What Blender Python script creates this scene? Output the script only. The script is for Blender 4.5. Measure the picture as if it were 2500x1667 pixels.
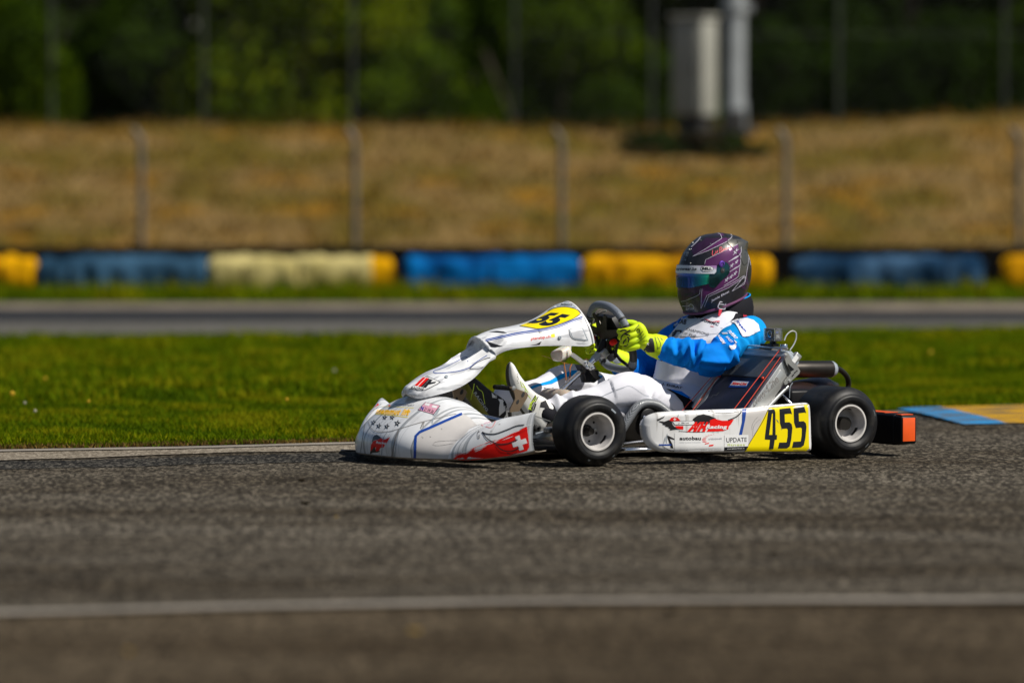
import bpy, bmesh, math, random
import numpy as np
from mathutils import Vector, Matrix, noise
from mathutils.bvhtree import BVHTree
from mathutils.geometry import delaunay_2d_cdt
random.seed(7); RNG = np.random.default_rng(7)
for o in list(bpy.data.objects): bpy.data.objects.remove(o)
SC = bpy.context.scene
COL = SC.collection
R = math.radians
# ------------------------------------------------------------ camera, sky, sun, exposure
FPX = 13037.0; CAMZ = 1.3; PITCH = math.atan((833.5-267.0)/FPX)
cam = bpy.data.cameras.new("camera"); camo = bpy.data.objects.new("camera", cam); COL.objects.link(camo)
cam.sensor_width = 36; cam.lens = FPX/2500*36; cam.clip_end = 2000; cam.clip_start = .1
camo.location = (0, 0, CAMZ); camo.rotation_euler = (math.pi/2-PITCH, 0, 0)
cam.dof.use_dof = True; cam.dof.focus_distance = 19.9; cam.dof.aperture_fstop = 1.55
SC.camera = camo
SUN_DIR = Vector((0.80, -0.40, 1.05)).normalized()
w = bpy.data.worlds.new("World"); SC.world = w; w.use_nodes = True
nt = w.node_tree; bg = nt.nodes["Background"]; sky = nt.nodes.new("ShaderNodeTexSky")
sky.sky_type = 'NISHITA'; sky.sun_disc = False
sky.sun_elevation = math.asin(SUN_DIR.z); sky.sun_rotation = math.atan2(SUN_DIR.x, SUN_DIR.y)
nt.links.new(sky.outputs[0], bg.inputs[0]); bg.inputs[1].default_value = 0.052
sl = bpy.data.lights.new("sun", 'SUN'); sl.energy = 4.9; sl.angle = R(0.53); sl.color = (1, .95, .86)
so = bpy.data.objects.new("sun", sl); COL.objects.link(so)
so.rotation_euler = (-SUN_DIR).to_track_quat('-Z', 'Y').to_euler()
SC.view_settings.view_transform = 'Standard'; SC.view_settings.look = 'None'
SC.view_settings.exposure = 0.08; SC.view_settings.gamma = 1
SC.cycles.max_bounces = 8

# ------------------------------------------------------------ survey helpers
TH = R(30.6)
FW = Vector((-math.cos(TH), -math.sin(TH), 0)); LF = Vector((math.sin(TH), -math.cos(TH), 0)); OK_ = Vector((.909, 20.451, 0))
CW = Vector((0, 0, CAMZ))
def ray_w(u, v):
    a = (u-1250)/FPX; b = (833.5-v)/FPX
    return Vector((a, math.cos(PITCH)+b*math.sin(PITCH), -math.sin(PITCH)+b*math.cos(PITCH)))
def G(u, v, z=0):
    d = ray_w(u, v); t = (z-CAMZ)/d.z; return Vector((d.x*t, d.y*t, z))
def AT(u, v, Y):
    d = ray_w(u, v); return CW + d*(Y/d.y)
def to_k(p): q = p-OK_; return Vector((q.dot(FW), q.dot(LF), p.z))
def dir_k(d): return Vector((d.dot(FW), d.dot(LF), d.z))
CK = to_k(CW)
ZO = {0: (1, 0, 0), 1: (4.704, 840, 860), 2: (3.92, 960, 720), 3: (5.345, 1280, 720), 4: (4.48, 1560, 550), 5: (3.92, 1560, 780), 6: (5.345, 1280, 860), 7: (5.345, 1560, 960), 8: (5.88, 1720, 780), 9: (3.92, 1900, 920), 10: (13.067, 900, 960), 11: (11.2, 1640, 560), 12: (9.8, 1640, 740), 13: (11.2, 1430, 720), 14: (7.84, 1060, 880)}
def Z(k, x, y): s, a, b = ZO[k]; return a+x/s, b+y/s
def ky(k, x, y, lat):            # kart-local point of the photograph's point on the plane y = lat
    d = dir_k(ray_w(*Z(k, x, y))); return CK + d*((lat-CK.y)/d.y)
def kx(k, x, y, fx):
    d = dir_k(ray_w(*Z(k, x, y))); return CK + d*((fx-CK.x)/d.x)

# ------------------------------------------------------------ materials
MATS = {}
def mat(name, col, rough=.5, metal=0, coat=0, var=None, bump=None, spec=None, stretch=None, col2=None, fac=None, **kw):
    if name in MATS: return MATS[name]
    m = bpy.data.materials.new(name); m.use_nodes = True; MATS[name] = m
    n = m.node_tree.nodes; l = m.node_tree.links; b = n["Principled BSDF"]
    b.inputs["Base Color"].default_value = (*col, 1); b.inputs["Roughness"].default_value = rough
    b.inputs["Metallic"].default_value = metal; b.inputs["Coat Weight"].default_value = coat
    b.inputs["Coat Roughness"].default_value = .08
    if spec is not None: b.inputs["Specular IOR Level"].default_value = spec
    for k, v in kw.items(): b.inputs[k.replace('_', ' ')].default_value = v
    tc = n.new("ShaderNodeTexCoord"); mp = n.new("ShaderNodeMapping"); l.new(tc.outputs["Object"], mp.inputs[0])
    if stretch: mp.inputs["Scale"].default_value = stretch
    if var:                      # (scale, amount): brightness mottling, or a mix to col2
        t = n.new("ShaderNodeTexNoise"); t.inputs["Scale"].default_value = var[0]; t.inputs["Detail"].default_value = 6
        l.new(mp.outputs[0], t.inputs[0])
        mx = n.new("ShaderNodeMix"); mx.data_type = 'RGBA'
        c2 = col2 or tuple(c*(1-var[1]) for c in col)
        mx.inputs[6].default_value = (*col, 1); mx.inputs[7].default_value = (*c2, 1)
        cr = n.new("ShaderNodeMapRange"); lo, hi = fac or (.35, .65)
        cr.inputs[1].default_value = lo; cr.inputs[2].default_value = hi
        l.new(t.outputs[0], cr.inputs[0]); l.new(cr.outputs[0], mx.inputs[0]); l.new(mx.outputs[2], b.inputs["Base Color"])
        if rough < .9:
            rr = n.new("ShaderNodeMapRange"); rr.inputs[3].default_value = rough*.8; rr.inputs[4].default_value = min(1, rough*1.3)
            l.new(t.outputs[0], rr.inputs[0]); l.new(rr.outputs[0], b.inputs["Roughness"])
    if bump:
        t2 = n.new("ShaderNodeTexNoise"); t2.inputs["Scale"].default_value = bump[0]; t2.inputs["Detail"].default_value = 5
        l.new(mp.outputs[0], t2.inputs[0])
        bp = n.new("ShaderNodeBump"); bp.inputs["Strength"].default_value = bump[1]; bp.inputs["Distance"].default_value = bump[2] if len(bump) > 2 else .002
        l.new(t2.outputs[0], bp.inputs["Height"]); l.new(bp.outputs[0], b.inputs["Normal"])
    return m

# ------------------------------------------------------------ mesh helpers
def tag(o, label=None, cat=None, group=None, kind=None):
    if label: o["label"] = label
    if cat: o["category"] = cat
    if group: o["group"] = group
    if kind: o["kind"] = kind
    return o
def empty(name, loc=(0, 0, 0), rz=0):
    o = bpy.data.objects.new(name, None); COL.objects.link(o); o.location = loc; o.rotation_euler = (0, 0, rz); o.empty_display_size = .1
    return o
class MB:
    def __init__(s): s.v = []; s.f = []; s.m = []; s.mats = []
    def mi(s, m):
        if m not in s.mats: s.mats.append(m)
        return s.mats.index(m)
    def add(s, vs, fs, m):
        k = len(s.v); s.v += [Vector(p) for p in vs]; i = s.mi(m)
        for f in fs: s.f.append([a+k for a in f]); s.m.append(i)
        return k
    def build(s, name, parent=None, smooth=40, mods=None, loc=None):
        me = bpy.data.meshes.new(name); me.from_pydata([tuple(p) for p in s.v], [], s.f)
        for m in s.mats: me.materials.append(m)
        me.polygons.foreach_set("material_index", s.m)
        if smooth is not None:
            me.polygons.foreach_set("use_smooth", [True]*len(s.f))
        me.update(); me.validate()
        if smooth is not None and smooth < 180: me.set_sharp_from_angle(angle=R(smooth))
        o = bpy.data.objects.new(name, me); COL.objects.link(o)
        if parent: o.parent = parent
        if loc is not None: o.location = loc
        return o
    def bvh(s): return BVHTree.FromPolygons([tuple(p) for p in s.v], s.f)
    def box(s, c, size, m, rot=None, bev=0):
        bm = bmesh.new(); bmesh.ops.create_cube(bm, size=1)
        bmesh.ops.scale(bm, vec=size, verts=bm.verts)
        if bev: bmesh.ops.bevel(bm, geom=bm.edges[:], offset=bev, segments=3, affect='EDGES', profile=.5)
        M = Matrix.Translation(Vector(c)) @ (rot.to_4x4() if rot else Matrix())
        s.bm(bm, m, M)
    def bm(s, bm, m, M=None):
        bm.verts.index_update()
        vs = [(M @ v.co) if M else v.co.copy() for v in bm.verts]
        s.add(vs, [[v.index for v in f.verts] for f in bm.faces], m); bm.free()
    def tube(s, pts, r, m, n=10, cap=True, closed=False, flat=None):
        pts = [Vector(p) for p in pts]; N = len(pts)
        rr = r if isinstance(r, (list, tuple)) else [r]*N
        vs = []; fs = []; prev = None
        for i, p in enumerate(pts):
            if closed: t = pts[(i+1) % N]-pts[i-1]
            else: t = pts[min(i+1, N-1)]-pts[max(i-1, 0)]
            t.normalize()
            if prev is None:
                a = Vector((0, 0, 1)) if abs(t.z) < .9 else Vector((1, 0, 0)); a = (a-t*a.dot(t)).normalized()
            else: a = (prev-t*prev.dot(t)).normalized()
            prev = a; b = t.cross(a)
            for k in range(n):
                an = 2*math.pi*k/n; vs.append(p+(a*math.cos(an)+b*math.sin(an)*(flat or 1))*rr[i])
        L = N if closed else N-1
        for i in range(L):
            j = (i+1) % N
            for k in range(n):
                k2 = (k+1) % n; fs.append([i*n+k, i*n+k2, j*n+k2, j*n+k])
        if cap and not closed: fs.append(list(range(n))[::-1]); fs.append([(N-1)*n+k for k in range(n)])
        s.add(vs, fs, m)
    def lathe(s, prof, m, c, axis, n=48, mats=None, cap=False):      # prof: (radius, distance along axis)
        ax = Vector(axis).normalized(); a = Vector((0, 0, 1)) if abs(ax.z) < .9 else Vector((1, 0, 0))
        a = (a-ax*a.dot(ax)).normalized(); b = ax.cross(a); c = Vector(c); vs = []
        for r_, h in prof:
            for k in range(n):
                an = 2*math.pi*k/n; vs.append(c+ax*h+(a*math.cos(an)+b*math.sin(an))*r_)
        k0 = None
        for i in range(len(prof)-1):
            fs = [[i*n+k, i*n+(k+1) % n, (i+1)*n+(k+1) % n, (i+1)*n+k] for k in range(n)]
            if k0 is None: k0 = s.add(vs, fs, mats[i] if mats else m)
            else:
                mi = s.mi(mats[i] if mats else m)
                for f in fs: s.f.append([q+k0 for q in f]); s.m.append(mi)
        if cap:
            mi = s.mi(m)
            s.f.append([k0+k for k in range(n)][::-1]); s.m.append(mi); s.f.append([k0+(len(prof)-1)*n+k for k in range(n)]); s.m.append(mi)
    def plate(s, pts, nrm, th, m, bev=0):       # flat polygon extruded by th along nrm
        nrm = Vector(nrm).normalized(); pts = [Vector(p) for p in pts]; N = len(pts)
        c = sum(pts, Vector())/N; a = (pts[0]-c).normalized(); b = nrm.cross(a)
        co = [Vector(((p-c).dot(a), (p-c).dot(b))) for p in pts]
        r_ = delaunay_2d_cdt(co, [(i, (i+1) % N) for i in range(N)], [], 1, 1e-6)
        vv = [c+a*q.x+b*q.y for q in r_[0]]; nn = len(vv)
        fs = [list(f) for f in r_[2]] + [[k+nn for k in f][::-1] for f in r_[2]]
        fs += [[i, (i+1) % N, (i+1) % N+nn, i+nn] for i in range(N)] if nn == N else []
        s.add(vv+[p+nrm*th for p in vv], fs, m)
    def grid(s, rows, m, closed=False):
        n = len(rows[0]); vs = [p for r_ in rows for p in r_]; fs = []
        for i in range(len(rows)-1):
            for k in range(n if closed else n-1):
                k2 = (k+1) % n; fs.append([i*n+k, i*n+k2, (i+1)*n+k2, (i+1)*n+k])
        return s.add(vs, fs, m)
def cr(P, t):                         # Catmull-Rom through a list of tuples/vectors/numbers, t in 0..1
    n = len(P)-1; x = min(max(t, 0), 1)*n; i = min(int(x), n-1); f = x-i
    p0, p1, p2, p3 = P[max(i-1, 0)], P[i], P[i+1], P[min(i+2, n)]
    def c(a, b, c_, d): return .5*(2*b+(c_-a)*f+(2*a-5*b+4*c_-d)*f*f+(3*b-a-3*c_+d)*f**3)
    if isinstance(p1, (int, float)): return c(p0, p1, p2, p3)
    return Vector([c(p0[j], p1[j], p2[j], p3[j]) for j in range(len(p1))])
def smoothpath(P, n=40): return [cr([Vector(p) for p in P], i/n) for i in range(n+1)]
def interp(x, xs, ys): return float(np.interp(x, xs, ys))

# ------------------------------------------------------------ ground and tracks
def node_ground(name, base, build):
    m = bpy.data.materials.new(name); m.use_nodes = True; build(m.node_tree.nodes, m.node_tree.links, m.node_tree.nodes["Principled BSDF"]); return m
def asphalt(name, c_dark, c_mid, c_light, stain, sx=1.0, worn=.5):
    def bld(n, l, b):
        tc = n.new("ShaderNodeTexCoord"); mp = n.new("ShaderNodeMapping"); mp.inputs["Scale"].default_value = (sx*1.7, .26, 1); l.new(tc.outputs["Object"], mp.inputs[0])
        v = n.new("ShaderNodeTexVoronoi"); v.inputs["Scale"].default_value = 120; l.new(mp.outputs[0], v.inputs[0])
        t = n.new("ShaderNodeTexNoise"); t.inputs["Scale"].default_value = 240; t.inputs["Detail"].default_value = 4; l.new(mp.outputs[0], t.inputs[0])
        sep = n.new("ShaderNodeSeparateColor"); l.new(v.outputs["Color"], sep.inputs[0])
        ad = n.new("ShaderNodeMath"); ad.operation = 'MULTIPLY_ADD'; ad.inputs[1].default_value = .55; l.new(sep.outputs[0], ad.inputs[0])
        mu = n.new("ShaderNodeMath"); mu.operation = 'MULTIPLY'; mu.inputs[1].default_value = .6; l.new(t.outputs[0], mu.inputs[0]); l.new(mu.outputs[0], ad.inputs[2])
        cr_ = n.new("ShaderNodeValToRGB"); e = cr_.color_ramp.elements; e[0].position = .22; e[0].color = (*c_dark, 1); e[1].position = .92; e[1].color = (*c_light, 1)
        e2 = e.new(.6); e2.color = (*c_mid, 1); l.new(ad.outputs[0], cr_.inputs[0])
        big = n.new("ShaderNodeTexNoise"); big.inputs["Scale"].default_value = .9; big.inputs["Detail"].default_value = 7; big.inputs["Roughness"].default_value = .62
        mp2 = n.new("ShaderNodeMapping"); mp2.inputs["Scale"].default_value = (.35, 1.6, 1); l.new(tc.outputs["Object"], mp2.inputs[0]); l.new(mp2.outputs[0], big.inputs[0])
        mr = n.new("ShaderNodeMapRange"); mr.inputs[1].default_value = .42; mr.inputs[2].default_value = .62; l.new(big.outputs[0], mr.inputs[0])
        mx = n.new("ShaderNodeMix"); mx.data_type = 'RGBA'; mx.blend_type = 'MULTIPLY'; mx.inputs[7].default_value = (*stain, 1)
        l.new(mr.outputs[0], mx.inputs[0]); l.new(cr_.outputs[0], mx.inputs[6])
        l.new(mx.outputs[2], b.inputs["Base Color"])
        b.inputs["Roughness"].default_value = .9; b.inputs["Specular IOR Level"].default_value = .06
        bp = n.new("ShaderNodeBump"); bp.inputs["Strength"].default_value = 1; bp.inputs["Distance"].default_value = .006
        l.new(ad.outputs[0], bp.inputs["Height"]); l.new(bp.outputs[0], b.inputs["Normal"])
    return node_ground(name, None, bld)
M_track = asphalt("track_asphalt", (.013, .011, .008), (.056, .048, .037), (.23, .20, .155), (.52, .48, .42), .42)
M_dirt = asphalt("dusty_asphalt", (.014, .010, .006), (.054, .041, .025), (.17, .13, .085), (.50, .46, .40), .45)
M_far = asphalt("far_asphalt", (.07, .068, .06), (.10, .096, .085), (.17, .16, .145), (.8, .8, .8), .5)
M_rub = asphalt("rubbered_asphalt", (.016, .017, .02), (.028, .030, .034), (.06, .06, .064), (.85, .85, .85), .5)
M_dust = asphalt('dusty_track_edge', (.14, .118, .09), (.23, .198, .155), (.42, .37, .30), (.75, .73, .70), .5)
M_conc = mat("concrete_edge", (.21, .175, .135), .95, spec=.05, var=(3, .4), bump=(60, .4))
M_white = mat("worn_white_line", (.30, .27, .23), .9, spec=.05, var=(5, .4), stretch=(.5, 2, 1), fac=(.3, .7), bump=(80, .4))
def ground_z(x, y):
    return 0.0
def strip(name, mt, e0, e1, z, ny=6, xs=None, kind='structure', zf=None, label=None, cat=None):
    mb = MB(); xs = xs or [-70, -30, -12, -6, -4, -3, -2.5, -2, -1.6, -1.2, -.8, -.4, 0, .4, .8, 1.2, 1.6, 2, 2.5, 3, 4, 6, 12, 30, 70]
    rows = []
    for j in range(ny+1):
        f = j/ny; rows.append([Vector((x, e0(x)*(1-f)+e1(x)*f, z+(zf(x, f) if zf else 0))) for x in xs])
    mb.grid(rows, mt); o = mb.build(name); tag(o, kind=kind, label=label, cat=cat); return o
def edge(pts):
    P = [G(u, v) for u, v in pts]; xs = [p.x for p in P]; ys = [p.y for p in P]
    s0 = (ys[1]-ys[0])/(xs[1]-xs[0]); s1 = (ys[-1]-ys[-2])/(xs[-1]-xs[-2])
    def f(x):
        if x < xs[0]: return ys[0]+s0*.6*max(x-xs[0], -15)
        if x > xs[-1]: return ys[-1]+s1*.5*min(x-xs[-1], 15)
        return interp(x, xs, ys)
    return f
E_line = edge([(0, 1497), (650, 1480), (1250, 1469), (1900, 1466), (2500, 1465)])
E_grass = edge([(0, 1100), (425, 1093), (850, 1082), (1200, 1071), (1500, 1057), (1800, 1035), (2050, 1012), (2200, 1004), (2500, 996)])
E_g2 = lambda x: E_grass(x) - interp(x, [-3, -1, .3, 1.3], [.62, .5, .55, .25])
E_far0 = edge([(0, 831), (1250, 826), (2500, 813)]); E_far1 = edge([(0, 790), (2500, 786)]); E_far2 = edge([(0, 758), (2500, 763)])
E_far3 = edge([(0, 744), (2500, 742)]); E_wall = lambda x: 37.2
k_ = lambda c: (lambda x: c)
gm = mat("dry_ground", (.10, .085, .045), .95, var=(2, .5))
mb = MB(); mb.add([(-600, -400, -.03), (600, -400, -.03), (600, 900, -.03), (-600, 900, -.03)], [[0, 1, 2, 3]], gm); tag(mb.build("ground"), kind='structure')
fx_ = [-70, -30, -12, -6]+[-4+.05*i for i in range(160)]+[4.1, 6, 12, 30, 70]
nz_ = lambda x, s, a: a*noise.noise((x*s, 3.1, 0))+a*.5*noise.noise((x*s*3.7, 1.1, 0))
strip("run_off", M_dirt, k_(-8), lambda x: E_line(x)+.1, -.004, 20)
strip("track", M_track, lambda x: E_line(x), lambda x: E_grass(x)+.1, 0, 16)
strip("track_edge_line", M_white, lambda x: E_line(x)-.055+nz_(x, .8, .012), lambda x: E_line(x)+.055+nz_(x+3, .8, .012), .004, 2, xs=fx_)
strip("track_border", M_dust, lambda x: E_g2(x)+nz_(x, 1.3, .16), lambda x: E_grass(x)+.12, .004, 3, xs=fx_)
M_rubl = asphalt('rubbered_braking_line', (.006, .006, .006), (.030, .028, .025), (.16, .145, .12), (.7, .7, .7), .5)
strip("rubber_line", M_rubl, lambda x: E_g2(x)-.55+nz_(x+40, .9, .15), lambda x: E_g2(x)-.12+nz_(x+9, .9, .14), .002, 3, xs=fx_)
strip("edge_line", M_white, lambda x: E_grass(x)-.16+nz_(x, 2, .02), lambda x: E_grass(x)-.05+nz_(x+5, 2.3, .03), .008, 1, xs=[v for v in fx_ if v < 1.0])
mb = MB()
for i in range(34):
    x = random.uniform(-2.6, 2.6); y = random.uniform(12.2, 15.6) if i < 24 else random.uniform(15.6, 19); s_ = random.uniform(.004, .013)
    bm = bmesh.new(); bmesh.ops.create_icosphere(bm, subdivisions=1, radius=s_); bmesh.ops.scale(bm, vec=(random.uniform(1, 2), 1, .5), verts=bm.verts)
    mb.bm(bm, mat("grit_dark", (.02, .015, .008), .9, spec=.1) if i % 5 else mat("dry_leaf", (.24, .15, .02), .9, spec=.1), Matrix.Translation((x, y, .004+s_*.3)))
tag(mb.build("grit"), kind='stuff')
M_gr = mat("grass_soil", (.05, .075, .002), 1, spec=0, var=(9, .5), bump=(60, .8, .02))
strip("grass_verge", M_gr, E_grass, E_far0, .008, 12)
strip("far_track", M_far, E_far0, E_far1, .012, 4); strip("far_track_racing_line", M_rub, E_far1, E_far2, .012, 4)
strip("far_track_border", M_conc, E_far2, E_far3, .012, 3)
strip("far_grass_verge", M_gr, E_far3, k_(38.0), .014, 3)
# kerb, blue then orange, a low painted step at the outside of the bend
M_kb = mat("kerb_blue_paint", (.03, .22, .48), .95, spec=.03, var=(5, .3), col2=(.09, .10, .105), fac=(.46, .58), stretch=(.8, 3, 1), bump=(70, .5))
M_ko = mat("kerb_orange_paint", (.50, .27, .012), .95, spec=.03, var=(5, .3), col2=(.13, .10, .06), fac=(.46, .58), stretch=(.8, 3, 1), bump=(70, .5))
def kerb():
    mb = MB(); xs = np.concatenate([np.linspace(1.66, 1.85, 8), np.linspace(1.85, 9.2, 60)[1:]]); n = 10
    for a, b in zip(xs[:-1], xs[1:]):
        vs = []
        for x_ in (a, b):
            for j in range(n+1):
                f = j/n; x = x_+(1-f)*.20; y1 = E_grass(x)+.02; wdt = .06+1.10*min(1, max(0, (x-1.56)/.10))**.5
                vs.append((x, y1-wdt*(1-f), .006+.016*math.sin(min(f*1.25, 1)*math.pi/2)*0.6*min(1, (x-1.55)*5)))
        for j in range(n):
            x0 = (a+b)/2; k = int((x0-1.85)/1.5+100) if x0 > 1.85 else 99
            mb.add([vs[j], vs[j+1], vs[n+1+j+1], vs[n+1+j]], [[0, 3, 2, 1]], M_kb if k % 2 else M_ko)
    o = mb.build("kerb", smooth=None); tag(o, kind='structure')
kerb()
# grass blades: nobody could count them
def blades(name, n, xr, yf, hmin, hmax, wd, cols, parent=None, nz=None, kind='stuff'):
    x = RNG.uniform(xr[0], xr[1], n); f = RNG.random(n)**1.0
    ys = np.array([yf(a, b) for a, b in zip(x, f)])
    z0 = np.array([nz(a, b) for a, b in zip(x, ys)]) if nz else np.full(n, .008)
    clump = np.array([noise.noise((a*2.3, b*2.3, 0)) for a, b in zip(x, ys)])
    h = RNG.uniform(hmin, hmax, n)*(1+.6*clump); an = RNG.uniform(0, math.pi, n); le = RNG.normal(0, .45, (n, 2))*h[:, None]
    dx = np.cos(an)*wd; dy = np.sin(an)*wd
    V = np.empty((n, 3, 3)); V[:, 0] = np.stack([x-dx, ys-dy, z0], 1); V[:, 1] = np.stack([x+dx, ys+dy, z0], 1)
    V[:, 2] = np.stack([x+le[:, 0], ys+le[:, 1], z0+h], 1)
    me = bpy.data.meshes.new(name); me.vertices.add(3*n); me.vertices.foreach_set("co", V.ravel())
    me.loops.add(3*n); me.loops.foreach_set("vertex_index", np.arange(3*n)); me.polygons.add(n)
    me.polygons.foreach_set("loop_start", np.arange(n)*3)
    c = clump+RNG.normal(0, .25, n); idx = np.clip(((c+.55)/1.1*len(cols)).astype(int), 0, len(cols)-1)
    for m_ in cols: me.materials.append(m_)
    me.polygons.foreach_set("material_index", idx); me.update(); me.validate()
    o = bpy.data.objects.new(name, me); COL.objects.link(o); tag(o, kind=kind); return o
def leafm(name, c, rough=.55, tr=.35):
    m = mat(name, c, .8, spec=.04); m.node_tree.nodes["Principled BSDF"].inputs["Transmission Weight"].default_value = 0
    n = m.node_tree.nodes; l = m.node_tree.links; t = n.new("ShaderNodeBsdfTranslucent"); t.inputs[0].default_value = (c[0]*1.3, c[1]*1.3, c[2], 1)
    mx = n.new("ShaderNodeMixShader"); mx.inputs[0].default_value = tr; l.new(n["Principled BSDF"].outputs[0], mx.inputs[1]); l.new(t.outputs[0], mx.inputs[2]); l.new(mx.outputs[0], n["Material Output"].inputs[0]); return m
GC = [leafm("grass_dark", (.05, .09, .001)), leafm("grass_mid", (.088, .138, .001)), leafm("grass_fresh", (.12, .165, .001)), leafm("grass_yellow", (.19, .19, .003))]
blades("grass", 150000, (-2.6, 3.4), lambda x, f: E_grass(x)+.02+.05*noise.noise((x*3, 0, 0))+f*3.2, .014, .034, .0055, GC)
DRYF = [leafm('fringe_straw', (.20, .13, .035)), leafm('fringe_brown', (.09, .055, .018)), GC[1]]
blades('dry_grass_fringe', 9000, (-2.6, 1.3), lambda x, f: E_grass(x)-.03+.05*noise.noise((x*3, 0, 0))+f*.12, .008, .022, .005, DRYF)
blades("grass", 90000, (-3.4, 4.0), lambda x, f: E_grass(x)+3.0+f*(E_far0(x)-E_grass(x)-3.1), .025, .06, .012, GC)
blades("grass", 9000, (-4.5, 4.5), lambda x, f: 35.75+f*1.5, .04, .12, .014, GC)
# small white and yellow weeds in the verge
wm = mat("daisy_white", (.3, .29, .2), .6); ym = mat("dandelion_yellow", (.55, .32, .01), .6)
for k, (mt, nn) in enumerate(((wm, 3), (ym, 5))):
    mb = MB()
    for i in range(nn):
        x = random.uniform(-2.2, -.6) if random.random() < .8 else random.uniform(.5, 2.4); y = E_grass(x)+.6+random.random()*4; r_ = random.uniform(.006, .012)
        bm = bmesh.new(); bmesh.ops.create_icosphere(bm, subdivisions=1, radius=r_); mb.bm(bm, mt, Matrix.Translation((x, y, .05+random.random()*.03)))
    tag(mb.build("wild_flowers"), kind='stuff')

# embankment behind the barrier
def bank_z(x, y):
    b = interp(y, [37.5, 38.2, 43.4, 44.3, 47, 60, 300], [.0, .12, 1.14, 1.16, .55, .5, .5])
    b += .06*interp(y, [38, 42], [0, 1])*noise.noise((x*.35, y*.3, 3)) + .03*interp(y, [38, 42], [0, 1])*noise.noise((x*1.5, y*1.2, 7))
    return b + .055*max(0, min(1, (x-1.5)/2.5))*interp(y, [40, 43.5], [0, 1])
def bank_mat(n, l, b):
    tc = n.new("ShaderNodeTexCoord"); b.inputs["Roughness"].default_value = .95; b.inputs["Specular IOR Level"].default_value = .1
    def nz(s, d=5):
        t = n.new("ShaderNodeTexNoise"); t.inputs["Scale"].default_value = s; t.inputs["Detail"].default_value = d; l.new(tc.outputs["Object"], t.inputs[0]); return t
    def mixn(fac, a, bcol, lo, hi):
        mr = n.new("ShaderNodeMapRange"); mr.inputs[1].default_value = lo; mr.inputs[2].default_value = hi; l.new(fac.outputs[0], mr.inputs[0])
        mx = n.new("ShaderNodeMix"); mx.data_type = 'RGBA'; l.new(mr.outputs[0], mx.inputs[0])
        if isinstance(a, tuple): mx.inputs[6].default_value = (*a, 1)
        else: l.new(a, mx.inputs[6])
        mx.inputs[7].default_value = (*bcol, 1); return mx.outputs[2]
    c = mixn(nz(3.5), (.155, .094, .029), (.20, .13, .046), .4, .65)
    c = mixn(nz(1.1), c, (.10, .072, .008), .46, .60)
    c = mixn(nz(1.7, 3), c, (.20, .10, .007), .55, .66)
    l.new(c, b.inputs["Base Color"])
M_bank = node_ground("dry_bank", None, bank_mat)
mb = MB(); ys = [37.6+.35*i for i in range(20)]+[45+1.5*i for i in range(12)]+[70, 100, 300]; xs = [-120, -60, -30, -15]+[-9+.4*i for i in range(46)]+[15, 30, 60, 120]
mb.grid([[Vector((x, y, bank_z(x, y))) for x in xs] for y in ys], M_bank); tag(mb.build("embankment", smooth=180), kind='structure')
DG = [leafm("dry_grass_straw", (.20, .125, .038), .8), leafm("dry_grass_tan", (.25, .17, .062), .8), leafm("dry_grass_olive", (.10, .078, .010), .8), leafm("dry_grass_ochre", (.19, .105, .012), .8)]
blades("dry_grass", 9000, (-5.5, 5.5), lambda x, f: 38.1+f*6.2, .03, .10, .014, DG, nz=bank_z)

# low black wall and the painted tyre rolls in front of it
M_blk = mat("black_rubber_belt", (.006, .006, .006), .9, spec=.05, var=(6, .4), bump=(30, .3))
mb = MB(); mb.box((0, 37.78, .165), (40, .16, .33), M_blk, bev=.01)
for i in range(40): mb.box((-19.5+i, 37.69, .17), (.035, .02, .3), M_blk)
wl = mb.build("barrier_wall"); tag(wl, "long low black belt wall running behind the row of painted tyre rolls", "barrier")
def roll(x0, x1, col, end, label, seed, sag=1.0):
    # belt-wrapped bundle of tyres lying on its side: rounded section, rib wrinkles, worn lower half
    mb = MB(); n = 44; k = 22; rows = []
    wob = lambda a, b: noise.noise((a*3.1+seed*7, b*2.2, seed))
    for i in range(n+1):
        f = i/n; x = x0+(x1-x0)*f; e = min(1, .35+min(f, 1-f)*26)**.4; row = []
        for j in range(k):
            a = 2*math.pi*j/k; ca, sa = math.cos(a), math.sin(a)
            ry = .15*e; rz = .128*e*(1+.05*noise.noise((f*4, seed, 0)))
            yy = math.copysign(abs(ca)**.5, ca)*ry; zz = math.copysign(abs(sa)**.6, sa)*rz
            rib = 1+.03*math.sin(f*math.pi*2*2.5+seed)**2 + .22*wob(f*4, a*.6)
            row.append(Vector((x+.02*wob(a, f*3), 37.36+yy*rib, .145+zz*rib)))
        rows.append(row)
    mb.grid(rows, col, closed=True); mb.f.append(list(range(k))); mb.m.append(0); mb.f.append([n*k+j for j in range(k)][::-1]); mb.m.append(0)
    if end:
        mi = mb.mi(end)
        for q, f in enumerate(mb.f):
            cx = sum(mb.v[a].x for a in f)/len(f)
            if cx > x1-.16: mb.m[q] = mi
    straps = []
    for fx in (.2, .5, .8):
        x = x0+(x1-x0)*fx; strap = MB(); straps.append(strap)
        strap.tube([Vector((x, 37.36+math.cos(a)*.165, .145+math.sin(a)*.136)) for a in [2*math.pi*j/24 for j in range(24)]], .006, M_blk, 6, closed=True)
    r_ = empty("tyre_roll", ((x0+x1)/2, 37.36, 0)); tag(r_, label, "barrier", "painted tyre rolls along the far barrier")
    a = mb.build("cover", r_, 180); a.location = (-(x0+x1)/2, -37.36, 0); [setattr(q_.build('strap', r_, 180), 'location', a.location) for q_ in straps]
MB_ = lambda n_, c, c2, f=(.42, .62): mat(n_, c, .85, spec=.06, var=(2.4, .5), col2=c2, fac=f, bump=(4, .5, .03))
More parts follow.
